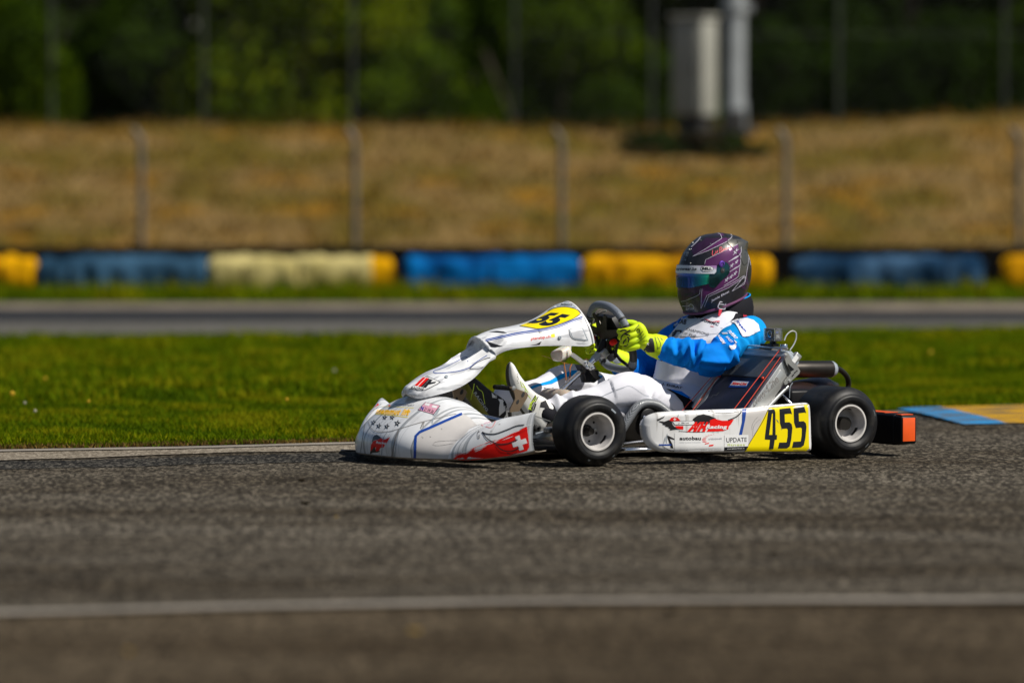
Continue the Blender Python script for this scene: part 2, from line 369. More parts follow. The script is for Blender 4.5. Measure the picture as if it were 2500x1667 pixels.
cy = MB_("belt_yellow", (.62, .31, .001), (.34, .15, .001)); cb = MB_("belt_blue", (.001, .12, .36), (.001, .055, .20)); cd = MB_("belt_faded_blue", (.04, .10, .17), (.004, .02, .04), (.36, .6)); cc = MB_("belt_cream", (.50, .42, .17), (.22, .18, .045)); cn = MB_("belt_navy", (.045, .10, .18), (.005, .025, .06))
UX = lambda u: (u-1250)/FPX*37.2
for u0, u1, c, e, lb, s_, in ((-330, 86, cy, None, "orange yellow tyre roll cut off by the left edge of the photo", 1), (90, 503, cd, None, "faded slate blue tyre roll between the orange and the cream roll", 2), (507, 958, cc, cy, "cream tyre roll with a yellow right end on far barrier", 3), (985, 1418, cb, None, "bright blue tyre roll to the right of the cream one", 4), (1422, 1888, cy, None, "orange yellow tyre roll behind the driver's helmet", 5), (1938, 2405, cn, None, "dark navy tyre roll with pale scuffs right of the driver's helmet", 6), (2452, 2900, cy, None, "orange yellow tyre roll cut off by the right edge of the photo", 7)):
    roll(UX(u0), UX(u1), c, e, lb, s_)

# fences
M_post = mat("galvanised_post", (.15, .13, .10), .6, metal=.3, var=(8, .3)); M_wire = mat("fence_wire", (.045, .05, .045), .6, metal=.5)
def fence(name, Y, posts, z0f, ztops, label, lean=True, mesh_h=1.0):
    r_ = empty(name, (0, Y, 0)); tag(r_, label, "fence")
    for u, zt in zip(posts, ztops):
        x = (u-1250)/FPX*Y; z0 = z0f(x)-.1; mb = MB()
        P = [(x, 0, z0), (x, 0, zt-.12)] + ([(x-.01, 0, zt-.06), (x-.06, .0, zt)] if lean else [(x, 0, zt)])
        mb.tube(P, .025 if lean else .016, M_post if lean else M_wire, 10); mb.build("post", r_)
    mb = MB(); xs0 = (posts[0]-1250)/FPX*Y; xs1 = (posts[-1]-1250)/FPX*Y; zb = z0f(0)
    zt = zb+mesh_h; s = .085
    for k in range(4): mb.tube([(xs0, .035, zb+.02+(zt-zb)*k/3), (xs1, .035, zb+.02+(zt-zb)*k/3)], .003, M_wire, 5)
    n = int((xs1-xs0)/s); H = zt-zb
    for i in range(-int(H/s), n):
        for sg in (1, -1):
            a0 = xs0+i*s; p = [(a0, .035, zb), (a0+H, .035, zt)] if sg > 0 else [(a0+H, .037, zb), (a0, .037, zt)]
            if p[0][0] < xs0-H or a0 < xs0 or a0+H > xs1: continue
            mb.tube(p, .0013, M_wire, 3, cap=False)
    mb.build("mesh", r_, 180)
fence("wire_fence", 38.35, [-170, 345, 867, 1371, 1918, 2487, 3000], lambda x: .12, [1.16]*7, "low wire fence on leaning posts just behind the black barrier wall", True, 1.0)
fence("wire_fence", 44.4, [-240, 127, 497, 860, 1255, 1590, 2045, 2450, 2800], lambda x: 1.2, [3.4]*9, "tall wire fence on thin posts along the top of the dry bank", False, 2.1)

# lamp pole and cabinet on the bank
M_pole = mat("pole_grey_paint", (.26, .28, .29), .5, var=(5, .25)); M_cab = mat("cabinet_grey", (.30, .30, .26), .6, var=(4, .15)); M_dk = mat("cast_dark", (.02, .02, .02), .7)
px = (1792-1250)/FPX*43.4; pz = bank_z(px, 43.4)
r_ = empty("lamp_pole", (px, 43.4, pz-.05)); tag(r_, "tall grey steel pole standing on the bank beside the grey cabinet", "pole")
mb = MB(); mb.lathe([(.10, .0), (.10, .28), (.088, .32), (.085, 2), (.06, 7.2)], M_pole, (0, 0, 0), (0, 0, 1), 28, cap=True); mb.build("shaft", r_)
mb = MB(); mb.box((0, 0, .05), (.34, .34, .1), M_dk, bev=.02); mb.box((0, -.17, .14), (.16, .06, .2), M_dk, bev=.02); mb.build("base", r_)
mb = MB(); mb.lathe([(.096, 1.02), (.108, 1.03), (.108, 1.09), (.096, 1.1)], M_pole, (0, 0, 0), (0, 0, 1), 28); mb.box((.12, 0, 1.06), (.05, .05, .07), M_pole, bev=.01); mb.build("clamp", r_)
mb = MB(); mb.tube(smoothpath([(0, 0, 7.15), (0, -.1, 7.5), (0, -.6, 7.75), (0, -1.3, 7.8)], 16), .04, M_pole, 12); mb.build("arm", r_)
mb = MB(); mb.box((0, -1.5, 7.78), (.28, .6, .1), M_cab, bev=.03); mb.build("lamp_head", r_)
cx = (1695-1250)/FPX*43.2; cz = 1.3-(283-267)/FPX*43.2
r_ = empty("electric_cabinet", (cx, 43.2, cz-.12), R(-35)); tag(r_, "grey metal electric cabinet on the bank left of the tall pole", "cabinet")
mb = MB(); mb.box((0, 0, .51), (.30, .22, .78), M_cab, bev=.012); mb.build("body", r_)
mb = MB(); mb.box((-.01, -.116, .5), (.25, .012, .7), M_cab, bev=.004); d_ = mb.build("door", r_); mb = MB(); mb.box((.09, -.128, .5), (.02, .015, .08), M_dk, bev=.003); mb.build("handle", d_)
mb = MB(); mb.box((0, 0, .915), (.34, .26, .03), M_cab, bev=.01); mb.build("roof", r_)
mb = MB(); mb.box((0, 0, .05), (.22, .16, .16), M_dk, bev=.01); mb.build("plinth", r_)

# trees and bushes beyond the upper fence
FT = [leafm("leaf_deep", (.012, .026, .001)), leafm("leaf_green", (.025, .048, .001)), leafm("leaf_light", (.062, .098, .001)), leafm("leaf_yellowgreen", (.125, .16, .001))]
M_bark = mat("bark", (.06, .045, .03), .9, var=(9, .5), bump=(20, .8, .02))
def leaves(mb, c, rad, n, cols, size, seed, hollow=.35):
    rg = np.random.default_rng(seed); cl = [(Vector(rg.normal(0, 1, 3)).normalized()*rg.uniform(.35, 1)**.6) for _ in range(14)]
    csz = [rg.uniform(.28, .5) for _ in cl]; V = []; F = []; MI = []
    for i in range(n):
        q = rg.integers(len(cl)); d = Vector(rg.normal(0, 1, 3)).normalized()*csz[q]*rg.uniform(.4, 1)**.4
        p = cl[q]*.75+d; p = Vector((p.x*rad[0], p.y*rad[1], p.z*rad[2]))+Vector(c)
        nn = Vector(rg.normal(0, 1, 3)).normalized(); nn = (nn+d.normalized()*1.2).normalized(); a = nn.orthogonal().normalized(); b_ = nn.cross(a); s_ = size*rg.uniform(.6, 1.3)
        k = len(V); V += [p-a*s_, p-b_*s_*.5, p+a*s_, p+b_*s_*.5]; F.append([k, k+1, k+2, k+3]); MI.append(int(min(len(cols)-1, max(0, len(cols)*(.5+.5*math.sin(q*12.9+seed))+rg.normal(0, .5)))))
    k0 = len(mb.v); mb.v += V; idx = [mb.mi(c_) for c_ in cols]
    for f, m_ in zip(F, MI): mb.f.append([a+k0 for a in f]); mb.m.append(idx[m_])
def tree(x, y, h, cr_, cols, label, seed, trunk=.09, nl=2600, lo=None, size=.07):
    z0 = bank_z(x, y)-.1; r_ = empty("tree", (x, y, z0)); tag(r_, label, "tree", "trees beyond the upper fence")
    rg = random.Random(seed); mb = MB(); top = h*.75
    P = [(0, 0, 0), (rg.uniform(-.1, .1), 0, h*.2), (rg.uniform(-.2, .2), rg.uniform(-.1, .1), h*.45), (rg.uniform(-.3, .3), 0, top)]
    mb.tube(smoothpath(P, 12), [trunk*(1-.75*i/12) for i in range(13)], M_bark, 10)
    for k in range(5):
        z = h*(.32+.1*k); a = rg.uniform(0, 6.28); L = cr_[0]*.7
        mb.tube(smoothpath([(0, 0, z), (math.cos(a)*L*.5, math.sin(a)*L*.5, z+.25*L), (math.cos(a)*L, math.sin(a)*L, z+.6*L)], 6), [trunk*.4*(1-.12*i) for i in range(7)], M_bark, 6)
    mb.build("trunk", r_)
    mb = MB(); leaves(mb, (0, 0, lo if lo else h*.68), cr_, nl, cols, size, seed); mb.build("crown", r_, None)
def bush(x, y, rad, cols, label, seed, n=1800, size=.04):
    z0 = bank_z(x, y)-.05; r_ = empty("bush", (x, y, z0)); tag(r_, label, "bush", "bushes beyond the upper fence")
    mb = MB()
    for k in range(5):
        a = k*1.3+seed; mb.tube([(0, 0, 0), (math.cos(a)*rad[0]*.3, math.sin(a)*rad[1]*.3, rad[2]*.7), (math.cos(a)*rad[0]*.6, math.sin(a)*rad[1]*.5, rad[2]*1.4)], [.025, .018, .008], M_bark, 6)
    mb.build("stem", r_); mb = MB(); leaves(mb, (0, 0, rad[2]*.95), rad, n, cols, size, seed); mb.build("foliage", r_, None)
bx = lambda u, Y: (u-1250)/FPX*Y
for i, (u, Y, rad, ci, lb) in enumerate((
    (30, 47, (.45, .5, .62), (1, 2), "mid green bush at the far left edge beyond the upper fence"),
    (420, 48.5, (.55, .5, .5), (0, 1), "dark bush under the trees between the first two upper fence posts"),
    (640, 46.8, (.62, .5, .75), (2, 3), "bright yellow green bush left of the tallest fence post"),
    (830, 47.6, (.45, .5, .8), (2, 3), "second bright bush right beside the post in the left half"),
    (1010, 47.4, (.5, .5, .42), (1, 2), "low green bush left of the middle of the fence"),
    (1330, 47.8, (.6, .5, .5), (1, 2), "low green bush left of the grey cabinet"),
    (1560, 47.2, (.45, .4, .36), (1, 1), "small dark green bush directly behind the grey cabinet"),
    (1950, 48.4, (.6, .5, .5), (0, 1), "dark bush right of the tall pole"),
    (2260, 48.0, (.6, .5, .45), (0, 1), "dark low bush near the right end of the upper fence"), (1210, 49.2, (.5, .5, .6), (1, 2), "mid green bush in the gap left of the middle upper fence post"), (230, 48.8, (.5, .5, .55), (0, 1), "dark green bush in front of the thick tree at the left"))):
    bush(bx(u, Y), Y, (rad[0]*1.9, rad[1]*1.3, rad[2]*1.9), [FT[k] for k in ci], lb, 20+i, n=7000, size=.055)
for i, (u, Y, h, ci, lb) in enumerate((
    (-150, 52, 6.5, (0, 1), "dark tree at the left edge of the wood"), (240, 53, 7, (0, 0, 1), "dark tree with thick low crown left of the bright bush"),
    (700, 52, 6.2, (1, 2, 3), "light green tree above the bright bushes"), (1060, 53.5, 7.4, (0, 1), "dark tree in the middle of the wood left of the cabinet"),
    (1480, 52, 7, (0, 1, 2), "tree with mid green crown behind the cabinet"), (1850, 53, 7.5, (0, 0, 1), "dark tree behind the tall pole"),
    (2200, 52, 7.2, (0, 1), "dark tree right of the tall pole"), (2620, 50.5, 7.8, (0, 0), "very dark tree at the right edge of the wood"), (3100, 50.0, 8.5, (0, 0), "very dark tree outside the right end of the fence"))):
    tree(bx(u, Y), Y, h, (1.5, 1.6, 2.3), [FT[k] for k in ci], lb, 50+i, nl=5200, size=.09)
for X_, Y_, h_, sd_ in ():
    tree(X_, Y_, h_, (2.3, 2.0, 2.9), [FT[0], FT[1]], ('tall dark tree standing beyond the right edge of the photo nearest the track', 'tall dark tree at the right end of the dry bank outside the photo', 'tallest dark tree behind the right end of the bank')[sd_-91], sd_, trunk=.2, nl=9000, size=.12)
Xp = (1700-1250)/FPX*42.6; r_ = empty("bush", (Xp, 42.6, bank_z(Xp, 42.6)-.03)); tag(r_, "low spread of dark leaves added as the shade around the foot of the cabinet and the tall pole", "bush")  # not a real bush: added leaf spread standing for shade
mb = MB(); leaves(mb, (0, 0, .03), (.70, .55, .17), 7500, [FT[0], FT[0], mat("leaf_shade_brown", (.02, .014, .006), .9, spec=.03)], .035, 77); mb.build("foliage", r_, None)  # flat dark leaves stand for the shadow at the pole's foot
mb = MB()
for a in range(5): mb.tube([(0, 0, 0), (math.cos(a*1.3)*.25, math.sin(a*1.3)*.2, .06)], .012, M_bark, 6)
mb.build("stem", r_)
mb = MB()
for i in range(84): leaves(mb, (-9.5+i*.225, 55.5+random.uniform(-.8, .8), 1.3+random.uniform(-.4, .4)+(i % 4)*1.0), (1.2, 1.1, 1.3), 1500, [FT[0], FT[0], FT[1]] if i > 50 else [FT[0], FT[1], FT[1]] if i % 7 not in (2, 3, 4) else [FT[1], FT[2]], .13, 200+i)
tag(mb.build("wood", smooth=None), kind='stuff')
# ============================================================ decals: paint and stickers laid on a part's own surface
def hit(bvh, u, v):
    d = dir_k(ray_w(u, v)).normalized(); h = bvh.ray_cast(CK, d)
    if h[0] is None: return None
    n = h[1] if h[1].dot(d) < 0 else -h[1]
    return h[0], n
def inpoly(p, P):
    c = False; j = len(P)-1
    for i in range(len(P)):
        if (P[i][1] > p[1]) != (P[j][1] > p[1]) and p[0] < (P[j][0]-P[i][0])*(p[1]-P[i][1])/(P[j][1]-P[i][1])+P[i][0]: c = not c
        j = i
    return c
def lay(mb, bvh, vs, fs, m, off):
    out = []; mp = []
    for (u, v) in vs:
        h = hit(bvh, u, v)
        if h is None: mp.append(None)
        else: mp.append(len(out)); out.append(h[0]+h[1]*off)
    ff = []
    for f in fs:
        if all(mp[i] is not None for i in f):
            q = [mp[i] for i in f]; P = [out[i] for i in q]
            if max((P[i]-P[i-1]).length for i in range(len(P))) < .06: ff.append(q)
    mb.add(out, ff, m)
def poly(mb, bvh, k, pts, m, off=.0008, step=7, smooth=0):
    if smooth:
        P2 = pts+[pts[0]]; pts = [tuple(cr([Vector((a, b, 0)) for a, b in P2], i/(smooth*len(pts))))[:2] for i in range(smooth*len(pts))]
    P = [Vector(Z(k, *p)) for p in pts]; B = []
    for i in range(len(P)):
        a, b = P[i], P[(i+1) % len(P)]; n = max(1, int((b-a).length/step))
        for j in range(n): B.append(a+(b-a)*(j/n))
    co = B[:]; N = len(B); x0 = min(p.x for p in P); x1 = max(p.x for p in P); y0 = min(p.y for p in P); y1 = max(p.y for p in P)
    y = y0+step*.5
    while y < y1:
        x = x0+step*.5
        while x < x1:
            if inpoly((x, y), B) and min((Vector((x, y))-q).length for q in B) > step*.45: co.append(Vector((x, y)))
            x += step
        y += step
    r_ = delaunay_2d_cdt(co, [(i, (i+1) % N) for i in range(N)], [], 1, 1e-5)
    fs = [f for f in r_[2] if inpoly(sum((r_[0][i] for i in f), Vector((0, 0)))/len(f), B)]
    lay(mb, bvh, [(p.x, p.y) for p in r_[0]], [list(f) for f in fs], m, off)
def line(mb, bvh, k, pts, w, m, off=.0010, smooth=True, taper=False, step=5):
    P = [Vector((*Z(k, *p), 0)) for p in pts]
    L = sum((P[i+1]-P[i]).length for i in range(len(P)-1)); n = max(2, int(L/step))
    Q = [cr(P, i/n) if smooth else None for i in range(n+1)]
    if not smooth:
        Q = []
        for i in range(len(P)-1):
            mseg = max(1, int((P[i+1]-P[i]).length/step))
            for j in range(mseg): Q.append(P[i]+(P[i+1]-P[i])*(j/mseg))
        Q.append(P[-1]); n = len(Q)-1
    vs = []; fs = []
    for i, q in enumerate(Q):
        t = (Q[min(i+1, n)]-Q[max(i-1, 0)]); t = t.normalized() if t.length else Vector((1, 0, 0)); nn = Vector((-t.y, t.x, 0))
        ww = w/2*(math.sin(math.pi*min(.98, max(.02, i/n)))**.6 if taper else 1)
        a, b = q+nn*ww, q-nn*ww; vs += [(a.x, a.y), (b.x, b.y)]
        if i: fs.append([2*i-2, 2*i-1, 2*i+1, 2*i])
    lay(mb, bvh, vs, fs, m, off)
TXT = {}
def text_mesh(s, bold=0, cuts=.25):
    if (s, bold) in TXT: return TXT[(s, bold)]
    c = bpy.data.curves.new("t", 'FONT'); c.body = s; c.offset = bold; c.resolution_u = 3; c.space_character = 1+bold*2
    o = bpy.data.objects.new("t", c); COL.objects.link(o); dg = bpy.context.evaluated_depsgraph_get(); dg.update()
    me = bpy.data.meshes.new_from_object(o.evaluated_get(dg)); bm = bmesh.new(); bm.from_mesh(me)
    for _ in range(3):
        e = [e for e in bm.edges if e.calc_length() > cuts]
        if not e: break
        bmesh.ops.subdivide_edges(bm, edges=e, cuts=1)
    bmesh.ops.triangulate(bm, faces=bm.faces[:]); bm.verts.index_update()
    V = [v.co.copy() for v in bm.verts]; F = [[v.index for v in f.verts] for f in bm.faces]
    x0 = min(v.x for v in V); x1 = max(v.x for v in V); y0 = min(v.y for v in V); y1 = max(v.y for v in V)
    V = [((v.x-x0)/(x1-x0), (v.y-y0)/(y1-y0)) for v in V]
    bm.free(); bpy.data.objects.remove(o); bpy.data.meshes.remove(me); bpy.data.curves.remove(c)
    TXT[(s, bold)] = (V, F); return V, F
def quadmap(k, q, V):
    A, B, C, D = [Vector(Z(k, *p)) for p in q]       # top left, top right, bottom right, bottom left
    return [tuple((D*(1-x)+C*x)*(1-y)+(A*(1-x)+B*x)*y) for x, y in V]
def text(mb, bvh, k, s, q, m, bold=.02, off=.0014):
    V, F = text_mesh(s, bold); lay(mb, bvh, quadmap(k, q, V), F, m, off)
def star(mb, bvh, k, c, r_, m, ax=(1, 0), ay=(0, 1), off=.001, hole=None, inner=.38):
    P = []
    for i in range(10):
        a = math.pi*i/5-math.pi/2; q = r_ if i % 2 == 0 else r_*inner
        P.append((c[0]+q*(math.cos(a)*ax[0]+math.sin(a)*ay[0]), c[1]+q*(math.cos(a)*ax[1]+math.sin(a)*ay[1])))
    poly(mb, bvh, k, P, m, off, step=4)
    if hole: poly(mb, bvh, k, [(c[0]+(p[0]-c[0])*.22, c[1]+(p[1]-c[1])*.3) for p in P], hole, off+.0005, step=4)
def thicken(mb, t):
    bm = bmesh.new(); vs = [bm.verts.new(p) for p in mb.v]
    fs = []
    for f, m in zip(mb.f, mb.m):
        try: g = bm.faces.new([vs[i] for i in f]); g.material_index = m
        except ValueError: pass
    bmesh.ops.recalc_face_normals(bm, faces=bm.faces[:])
    bmesh.ops.solidify(bm, geom=bm.faces[:], thickness=t); bm.verts.index_update()
    o = MB(); o.mats = list(mb.mats); o.v = [v.co.copy() for v in bm.verts]; o.f = [[v.index for v in f.verts] for f in bm.faces]; o.m = [f.material_index for f in bm.faces]; bm.free(); return o

# ============================================================ kart materials
def streaked(name, col, streak, scale=(9, 9, 1), rough=.32, dens=(.56, .66), rot=(0, 0, 0)):
    m = bpy.data.materials.new(name); m.use_nodes = True; n = m.node_tree.nodes; l = m.node_tree.links; b = n["Principled BSDF"]
    tc = n.new("ShaderNodeTexCoord"); mp = n.new("ShaderNodeMapping"); mp.inputs["Scale"].default_value = scale; mp.inputs["Rotation"].default_value = rot; l.new(tc.outputs["Object"], mp.inputs[0])
    t = n.new("ShaderNodeTexNoise"); t.inputs["Scale"].default_value = 5; t.inputs["Detail"].default_value = 4; l.new(mp.outputs[0], t.inputs[0])
    r_ = n.new("ShaderNodeMapRange"); r_.inputs[1].default_value, r_.inputs[2].default_value = dens; l.new(t.outputs[0], r_.inputs[0])
    d = n.new("ShaderNodeTexNoise"); d.inputs["Scale"].default_value = 14; d.inputs["Detail"].default_value = 8; l.new(tc.outputs["Object"], d.inputs[0])
    r2 = n.new("ShaderNodeMapRange"); r2.inputs[1].default_value = .5; r2.inputs[2].default_value = .8; r2.inputs[4].default_value = .45; l.new(d.outputs[0], r2.inputs[0])
    mx = n.new("ShaderNodeMix"); mx.data_type = 'RGBA'; mx.inputs[6].default_value = (*col, 1); mx.inputs[7].default_value = (*streak, 1); l.new(r_.outputs[0], mx.inputs[0])
    m2 = n.new("ShaderNodeMix"); m2.data_type = 'RGBA'; m2.inputs[7].default_value = (.36, .33, .29, 1); l.new(r2.outputs[0], m2.inputs[0]); l.new(mx.outputs[2], m2.inputs[6])
    l.new(m2.outputs[2], b.inputs["Base Color"]); b.inputs["Roughness"].default_value = rough; b.inputs["Coat Weight"].default_value = .35; b.inputs["Coat Roughness"].default_value = .12; MATS[name] = m; return m
W_nose = streaked("fairing_white_vinyl", (.74, .75, .77), (.30, .32, .34), (.05, 12, .05), dens=(.54, .62))
W_pan = streaked("panel_white_vinyl", (.78, .79, .81), (.50, .51, .54), (.25, 13, 9), dens=(.52, .60))
W_pod = streaked("sidepod_white_vinyl", (.75, .75, .75), (.50, .49, .48), (11, 1, .9), rot=(0, .2, 0))
M_plain = mat("bare_white_plastic", (.60, .57, .55), .35, var=(12, .12), coat=.2)
M_red = mat("sticker_red", (.82, .008, .004), .45, spec=.25, var=(20, .12)); M_blk2 = mat("sticker_black", (.012, .012, .014), .35, coat=.3)
M_nb = mat("number_black", (.01, .012, .018), .3, coat=.3); M_blue = mat("sticker_blue", (.008, .055, .32), .35, coat=.3)
M_sw = mat("sticker_white", (.78, .78, .78), .35, coat=.3); M_yel = mat("plate_yellow", (.88, .70, .0), .35, spec=.3, coat=.15); M_or = mat("sticker_amber", (.88, .48, .0), .5, spec=.2)
M_pink = mat("sticker_pink", (.66, .32, .42), .45); M_gray = mat("sticker_grey", (.30, .34, .38), .5); M_lg = mat("sticker_lime", (.5, .62, .08), .5)
M_lip = mat("fairing_scraped_lip", (.33, .27, .20), .7, var=(30, .5)); M_scuff = mat("scuff_grey", (.22, .21, .20), .6)
M_tyre = mat("tyre_rubber", (.009, .009, .010), .45, var=(26, .3), col2=(.026, .024, .021), fac=(.5, .75), bump=(90, .25, .001), spec=.28); M_rim = mat("rim_magnesium", (.70, .67, .64), .45, metal=.1, var=(18, .2)); M_rimd = mat("rim_barrel_dusty", (.52, .50, .49), .6, metal=.05, var=(14, .35))
M_alu = mat("aluminium", (.62, .62, .60), .35, metal=.85, var=(25, .2)); M_chr = mat("chrome_tube", (.75, .76, .78), .12, metal=1); M_steel = mat("dark_steel", (.05, .045, .04), .4, metal=.8, var=(16, .4))
M_plk = mat("black_plastic", (.008, .008, .009), .45, spec=.25, bump=(50, .15)); M_bronze = mat("bronze_anodised", (.36, .26, .17), .35, metal=.8, var=(20, .15)); M_orb = mat("bumper_orange", (.85, .10, .01), .4, coat=.2, var=(25, .12))
M_cord = mat("red_elastic_cord", (.62, .05, .02), .6); M_navy = mat("radiator_curtain_navy", (.008, .012, .035), .55, var=(10, .3), bump=(9, .5, .004)); M_rub = mat("moulded_rubber", (.02, .02, .02), .6)
M_clear = mat("clear_tube", (.65, .66, .62), .2, Alpha=.55); M_tank = mat("milky_tank_plastic", (.48, .40, .32), .35, Subsurface_Weight=.3, var=(6, .2)); M_bot = mat("milky_bottle", (.75, .70, .62), .3, var=(9, .25), Subsurface_Weight=.3)
M_copper = mat("fuel_hose_orange", (.42, .16, .05), .3); M_heat = mat("heat_tinted_steel", (.10, .06, .05), .28, metal=.9, var=(8, .5), col2=(.05, .04, .05)); M_lime = mat("fluo_lime_detail", (.55, .75, .02), .6)
def weave(name, a, b_, sc, rough=.4, metal=.2):
    m = bpy.data.materials.new(name); m.use_nodes = True; n = m.node_tree.nodes; l = m.node_tree.links; b = n["Principled BSDF"]
    tc = n.new("ShaderNodeTexCoord"); w_ = n.new("ShaderNodeTexWave"); w_.inputs["Scale"].default_value = sc; w_.inputs["Distortion"].default_value = .4; w_.bands_direction = 'DIAGONAL'; l.new(tc.outputs["Object"], w_.inputs[0])
    mx = n.new("ShaderNodeMix"); mx.data_type = 'RGBA'; mx.inputs[6].default_value = (*a, 1); mx.inputs[7].default_value = (*b_, 1); l.new(w_.outputs[0], mx.inputs[0]); l.new(mx.outputs[2], b.inputs["Base Color"])
    bp = n.new("ShaderNodeBump"); bp.inputs["Strength"].default_value = .5; bp.inputs["Distance"].default_value = .001; l.new(w_.outputs[0], bp.inputs["Height"]); l.new(bp.outputs[0], b.inputs["Normal"])
    b.inputs["Roughness"].default_value = rough; b.inputs["Metallic"].default_value = metal; MATS[name] = m; return m
M_carb = weave("silver_carbon_weave", (.07, .08, .085), (.34, .35, .37), 170, .35); M_grip = weave("grey_carbon_grip", (.13, .15, .18), (.22, .24, .28), 260, .4, .1); M_core = weave("radiator_core", (.02, .022, .022), (.16, .17, .17), 190, .5, .3)

KART = empty("go_kart", tuple(OK_), math.pi+TH)
tag(KART, "white racing go-kart number 455 with yellow plates and red Swiss cross on the nose", "go-kart")

# ------------------------------------------------------------ wheels
def wheel(front, c, steer=0, side=1):
    w_ = empty("wheel"); w_.parent = KART; w_.location = c; w_.rotation_euler = (0, R(3 if front else 0), R(steer)) if side > 0 else (0, 0, math.pi+R(steer))
    Rt, W = (.1295, .13) if front else (.1335, .205)
    mb = MB(); a = (0, 1, 0)
    prof = [(.069, -.006), (.0735, .004), (.080, .009), (.088, .0115), (.0885, .0105), (.096, .0115), (.104, .009), (.1045, .0075), (.112, .003), (Rt-.007, -.007), (Rt-.002, -.018), (Rt, -.03), (Rt, -W*.5), (Rt, -W+.03), (Rt-.002, -W+.018), (Rt-.008, -W+.006), (.11, -W-.004), (.09, -W-.008), (.072, -W), (.066, -W+.006)]
    mb.lathe(prof, M_tyre, (0, 0, 0), a, 72)
    #                                                       # worn paint marks of the maker's lettering on the sidewall
    for an0, an1, r0, r1 in ((.62, .86, .093, .099), (2.52, 2.62, .108, .113), (3.5, 3.58, .107, .112)) if front else ((2.35, 2.52, .108, .114), (2.75, 2.85, .112, .117), (1.15, 1.35, .112, .118)):
        n = 8; vs = []; fs = []
        for i in range(n+1):
            an = an0+(an1-an0)*i/n
            for r_ in (r0, r1): vs.append((math.sin(an)*-r_, .0122 if r_ < .1 else (.0122-(r_-.1)*.55 if r_ < .112 else .0035-(r_-.112)*.95), math.cos(an)*r_))
        for i in range(n): fs.append([2*i, 2*i+1, 2*i+3, 2*i+2])
        mb.add(vs, fs, M_gray)
    mb.build("tyre", w_, 60)
    mb = MB(); d = .082 if front else .062
    mb.lathe([(.0690, -.004), (.0705, 0), (.0700, .003), (.0640, .003), (.0625, -.001)], M_rim, (0, 0, 0), a, 64)
    mb.lathe([(.0625, -.001), (.0605, -.008), (.0590, -.015), (.0560, -.02), (.0550, -d+.004), (.052, -d)], M_rimd, (0, 0, 0), a, 64)
    mb.lathe([(.052, -d), (.022, -d), (.022, -d-.004)] if front else [(.052, -d), (.001, -d)], M_rimd, (0, 0, 0), a, 64)
    mb.lathe([(.0690, -.004), (.060, -.02), (.058, -W+.03), (.0690, -W+.002), (.060, -W+.002), (.056, -W+.02), (.05, -d-.004)], M_rimd, (0, 0, 0), a, 64)
    for k in range(3):                                      # dark slots in the barrel
        a0 = 1.95+k*2.094; vs = []; fs = []
        for i in range(9):
            an = a0+.62*i/8; rr = .0538
            for h in (-.026, -.042): vs.append((math.sin(an)*-rr, h, math.cos(an)*rr))
        for i in range(8): fs.append([2*i, 2*i+1, 2*i+3, 2*i+2])
        mb.add(vs, fs, M_plk)
    if front:
        for k in range(6): an = 1.047*k+.2; mb.lathe([(.0048, .0008), (.0001, .0008)], M_plk, (math.sin(an)*.041, -d, math.cos(an)*.041), a, 10)
    mb.build("rim", w_, 50)
    if front:
        mb = MB(); mb.lathe([(.022, -d-.02), (.022, -d+.004), (.019, -d+.008), (.013, -d+.008), (.013, -d+.002)], M_rub, (0, 0, 0), a, 32)
        mb.lathe([(.013, -d-.01), (.012, -d+.010), (.008, -d+.016), (.0001, -d+.016)], M_steel, (0, 0, 0), a, 6); mb.build("hub", w_, 30)
        mb = MB()
        for k in range(3):
            an = 2.094*k+.5; mb.lathe([(.006, 0), (.006, .008), (.0001, .009)], M_alu, (math.sin(an)*.034, -d, math.cos(an)*.034), a, 8)
            mb.build("wheel_nut", w_); mb = MB()
    return w_
wheel(True, (1.05, .60, .1290), -3); wheel(False, (0, .69, .1325), 0)
wheel(True, (1.05, -.60, .1290), -3, -1); wheel(False, (0, -.69, .1325), 0, -1)

# ------------------------------------------------------------ front fairing
NP = {0: [(1.650, .032), (1.656, .07), (1.645, .108), (1.608, .15), (1.560, .188), (1.505, .222), (1.445, .243), (1.39, .243), (1.35, .232)],
      .12: [(1.640, .031), (1.646, .068), (1.634, .106), (1.598, .147), (1.550, .184), (1.497, .215), (1.440, .235), (1.39, .236), (1.345, .226)],
      .20: [(1.612, .030), (1.616, .064), (1.602, .100), (1.568, .139), (1.525, .172), (1.480, .198), (1.435, .212), (1.39, .214), (1.34, .205)],
      .27: [(1.570, .030), (1.570, .058), (1.553, .088), (1.524, .118), (1.488, .146), (1.450, .168), (1.415, .180), (1.375, .182), (1.33, .174)],
      .33: [(1.538, .031), (1.536, .054), (1.518, .080), (1.490, .104), (1.460, .126), (1.428, .142), (1.395, .152), (1.36, .154), (1.32, .147)],
      .39: [(1.503, .033), (1.505, .060), (1.495, .086), (1.476, .108), (1.452, .127), (1.424, .142), (1.392, .151), (1.35, .153), (1.31, .146)],
      .45: [(1.452, .037), (1.458, .071), (1.452, .104), (1.438, .132), (1.418, .154), (1.392, .170), (1.362, .178), (1.33, .178), (1.30, .170)],
      .51: [(1.392, .046), (1.398, .080), (1.394, .113), (1.384, .143), (1.370, .166), (1.352, .183), (1.334, .191), (1.315, .192), (1.298, .188)],
      .555: [(1.335, .058), (1.342, .088), (1.341, .120), (1.337, .150), (1.330, .174), (1.322, .190), (1.314, .199), (1.305, .203), (1.297, .203)],
      .575: [(1.302, .068), (1.308, .094), (1.309, .120), (1.308, .148), (1.305, .172), (1.302, .188), (1.299, .198), (1.296, .202), (1.293, .203)]}
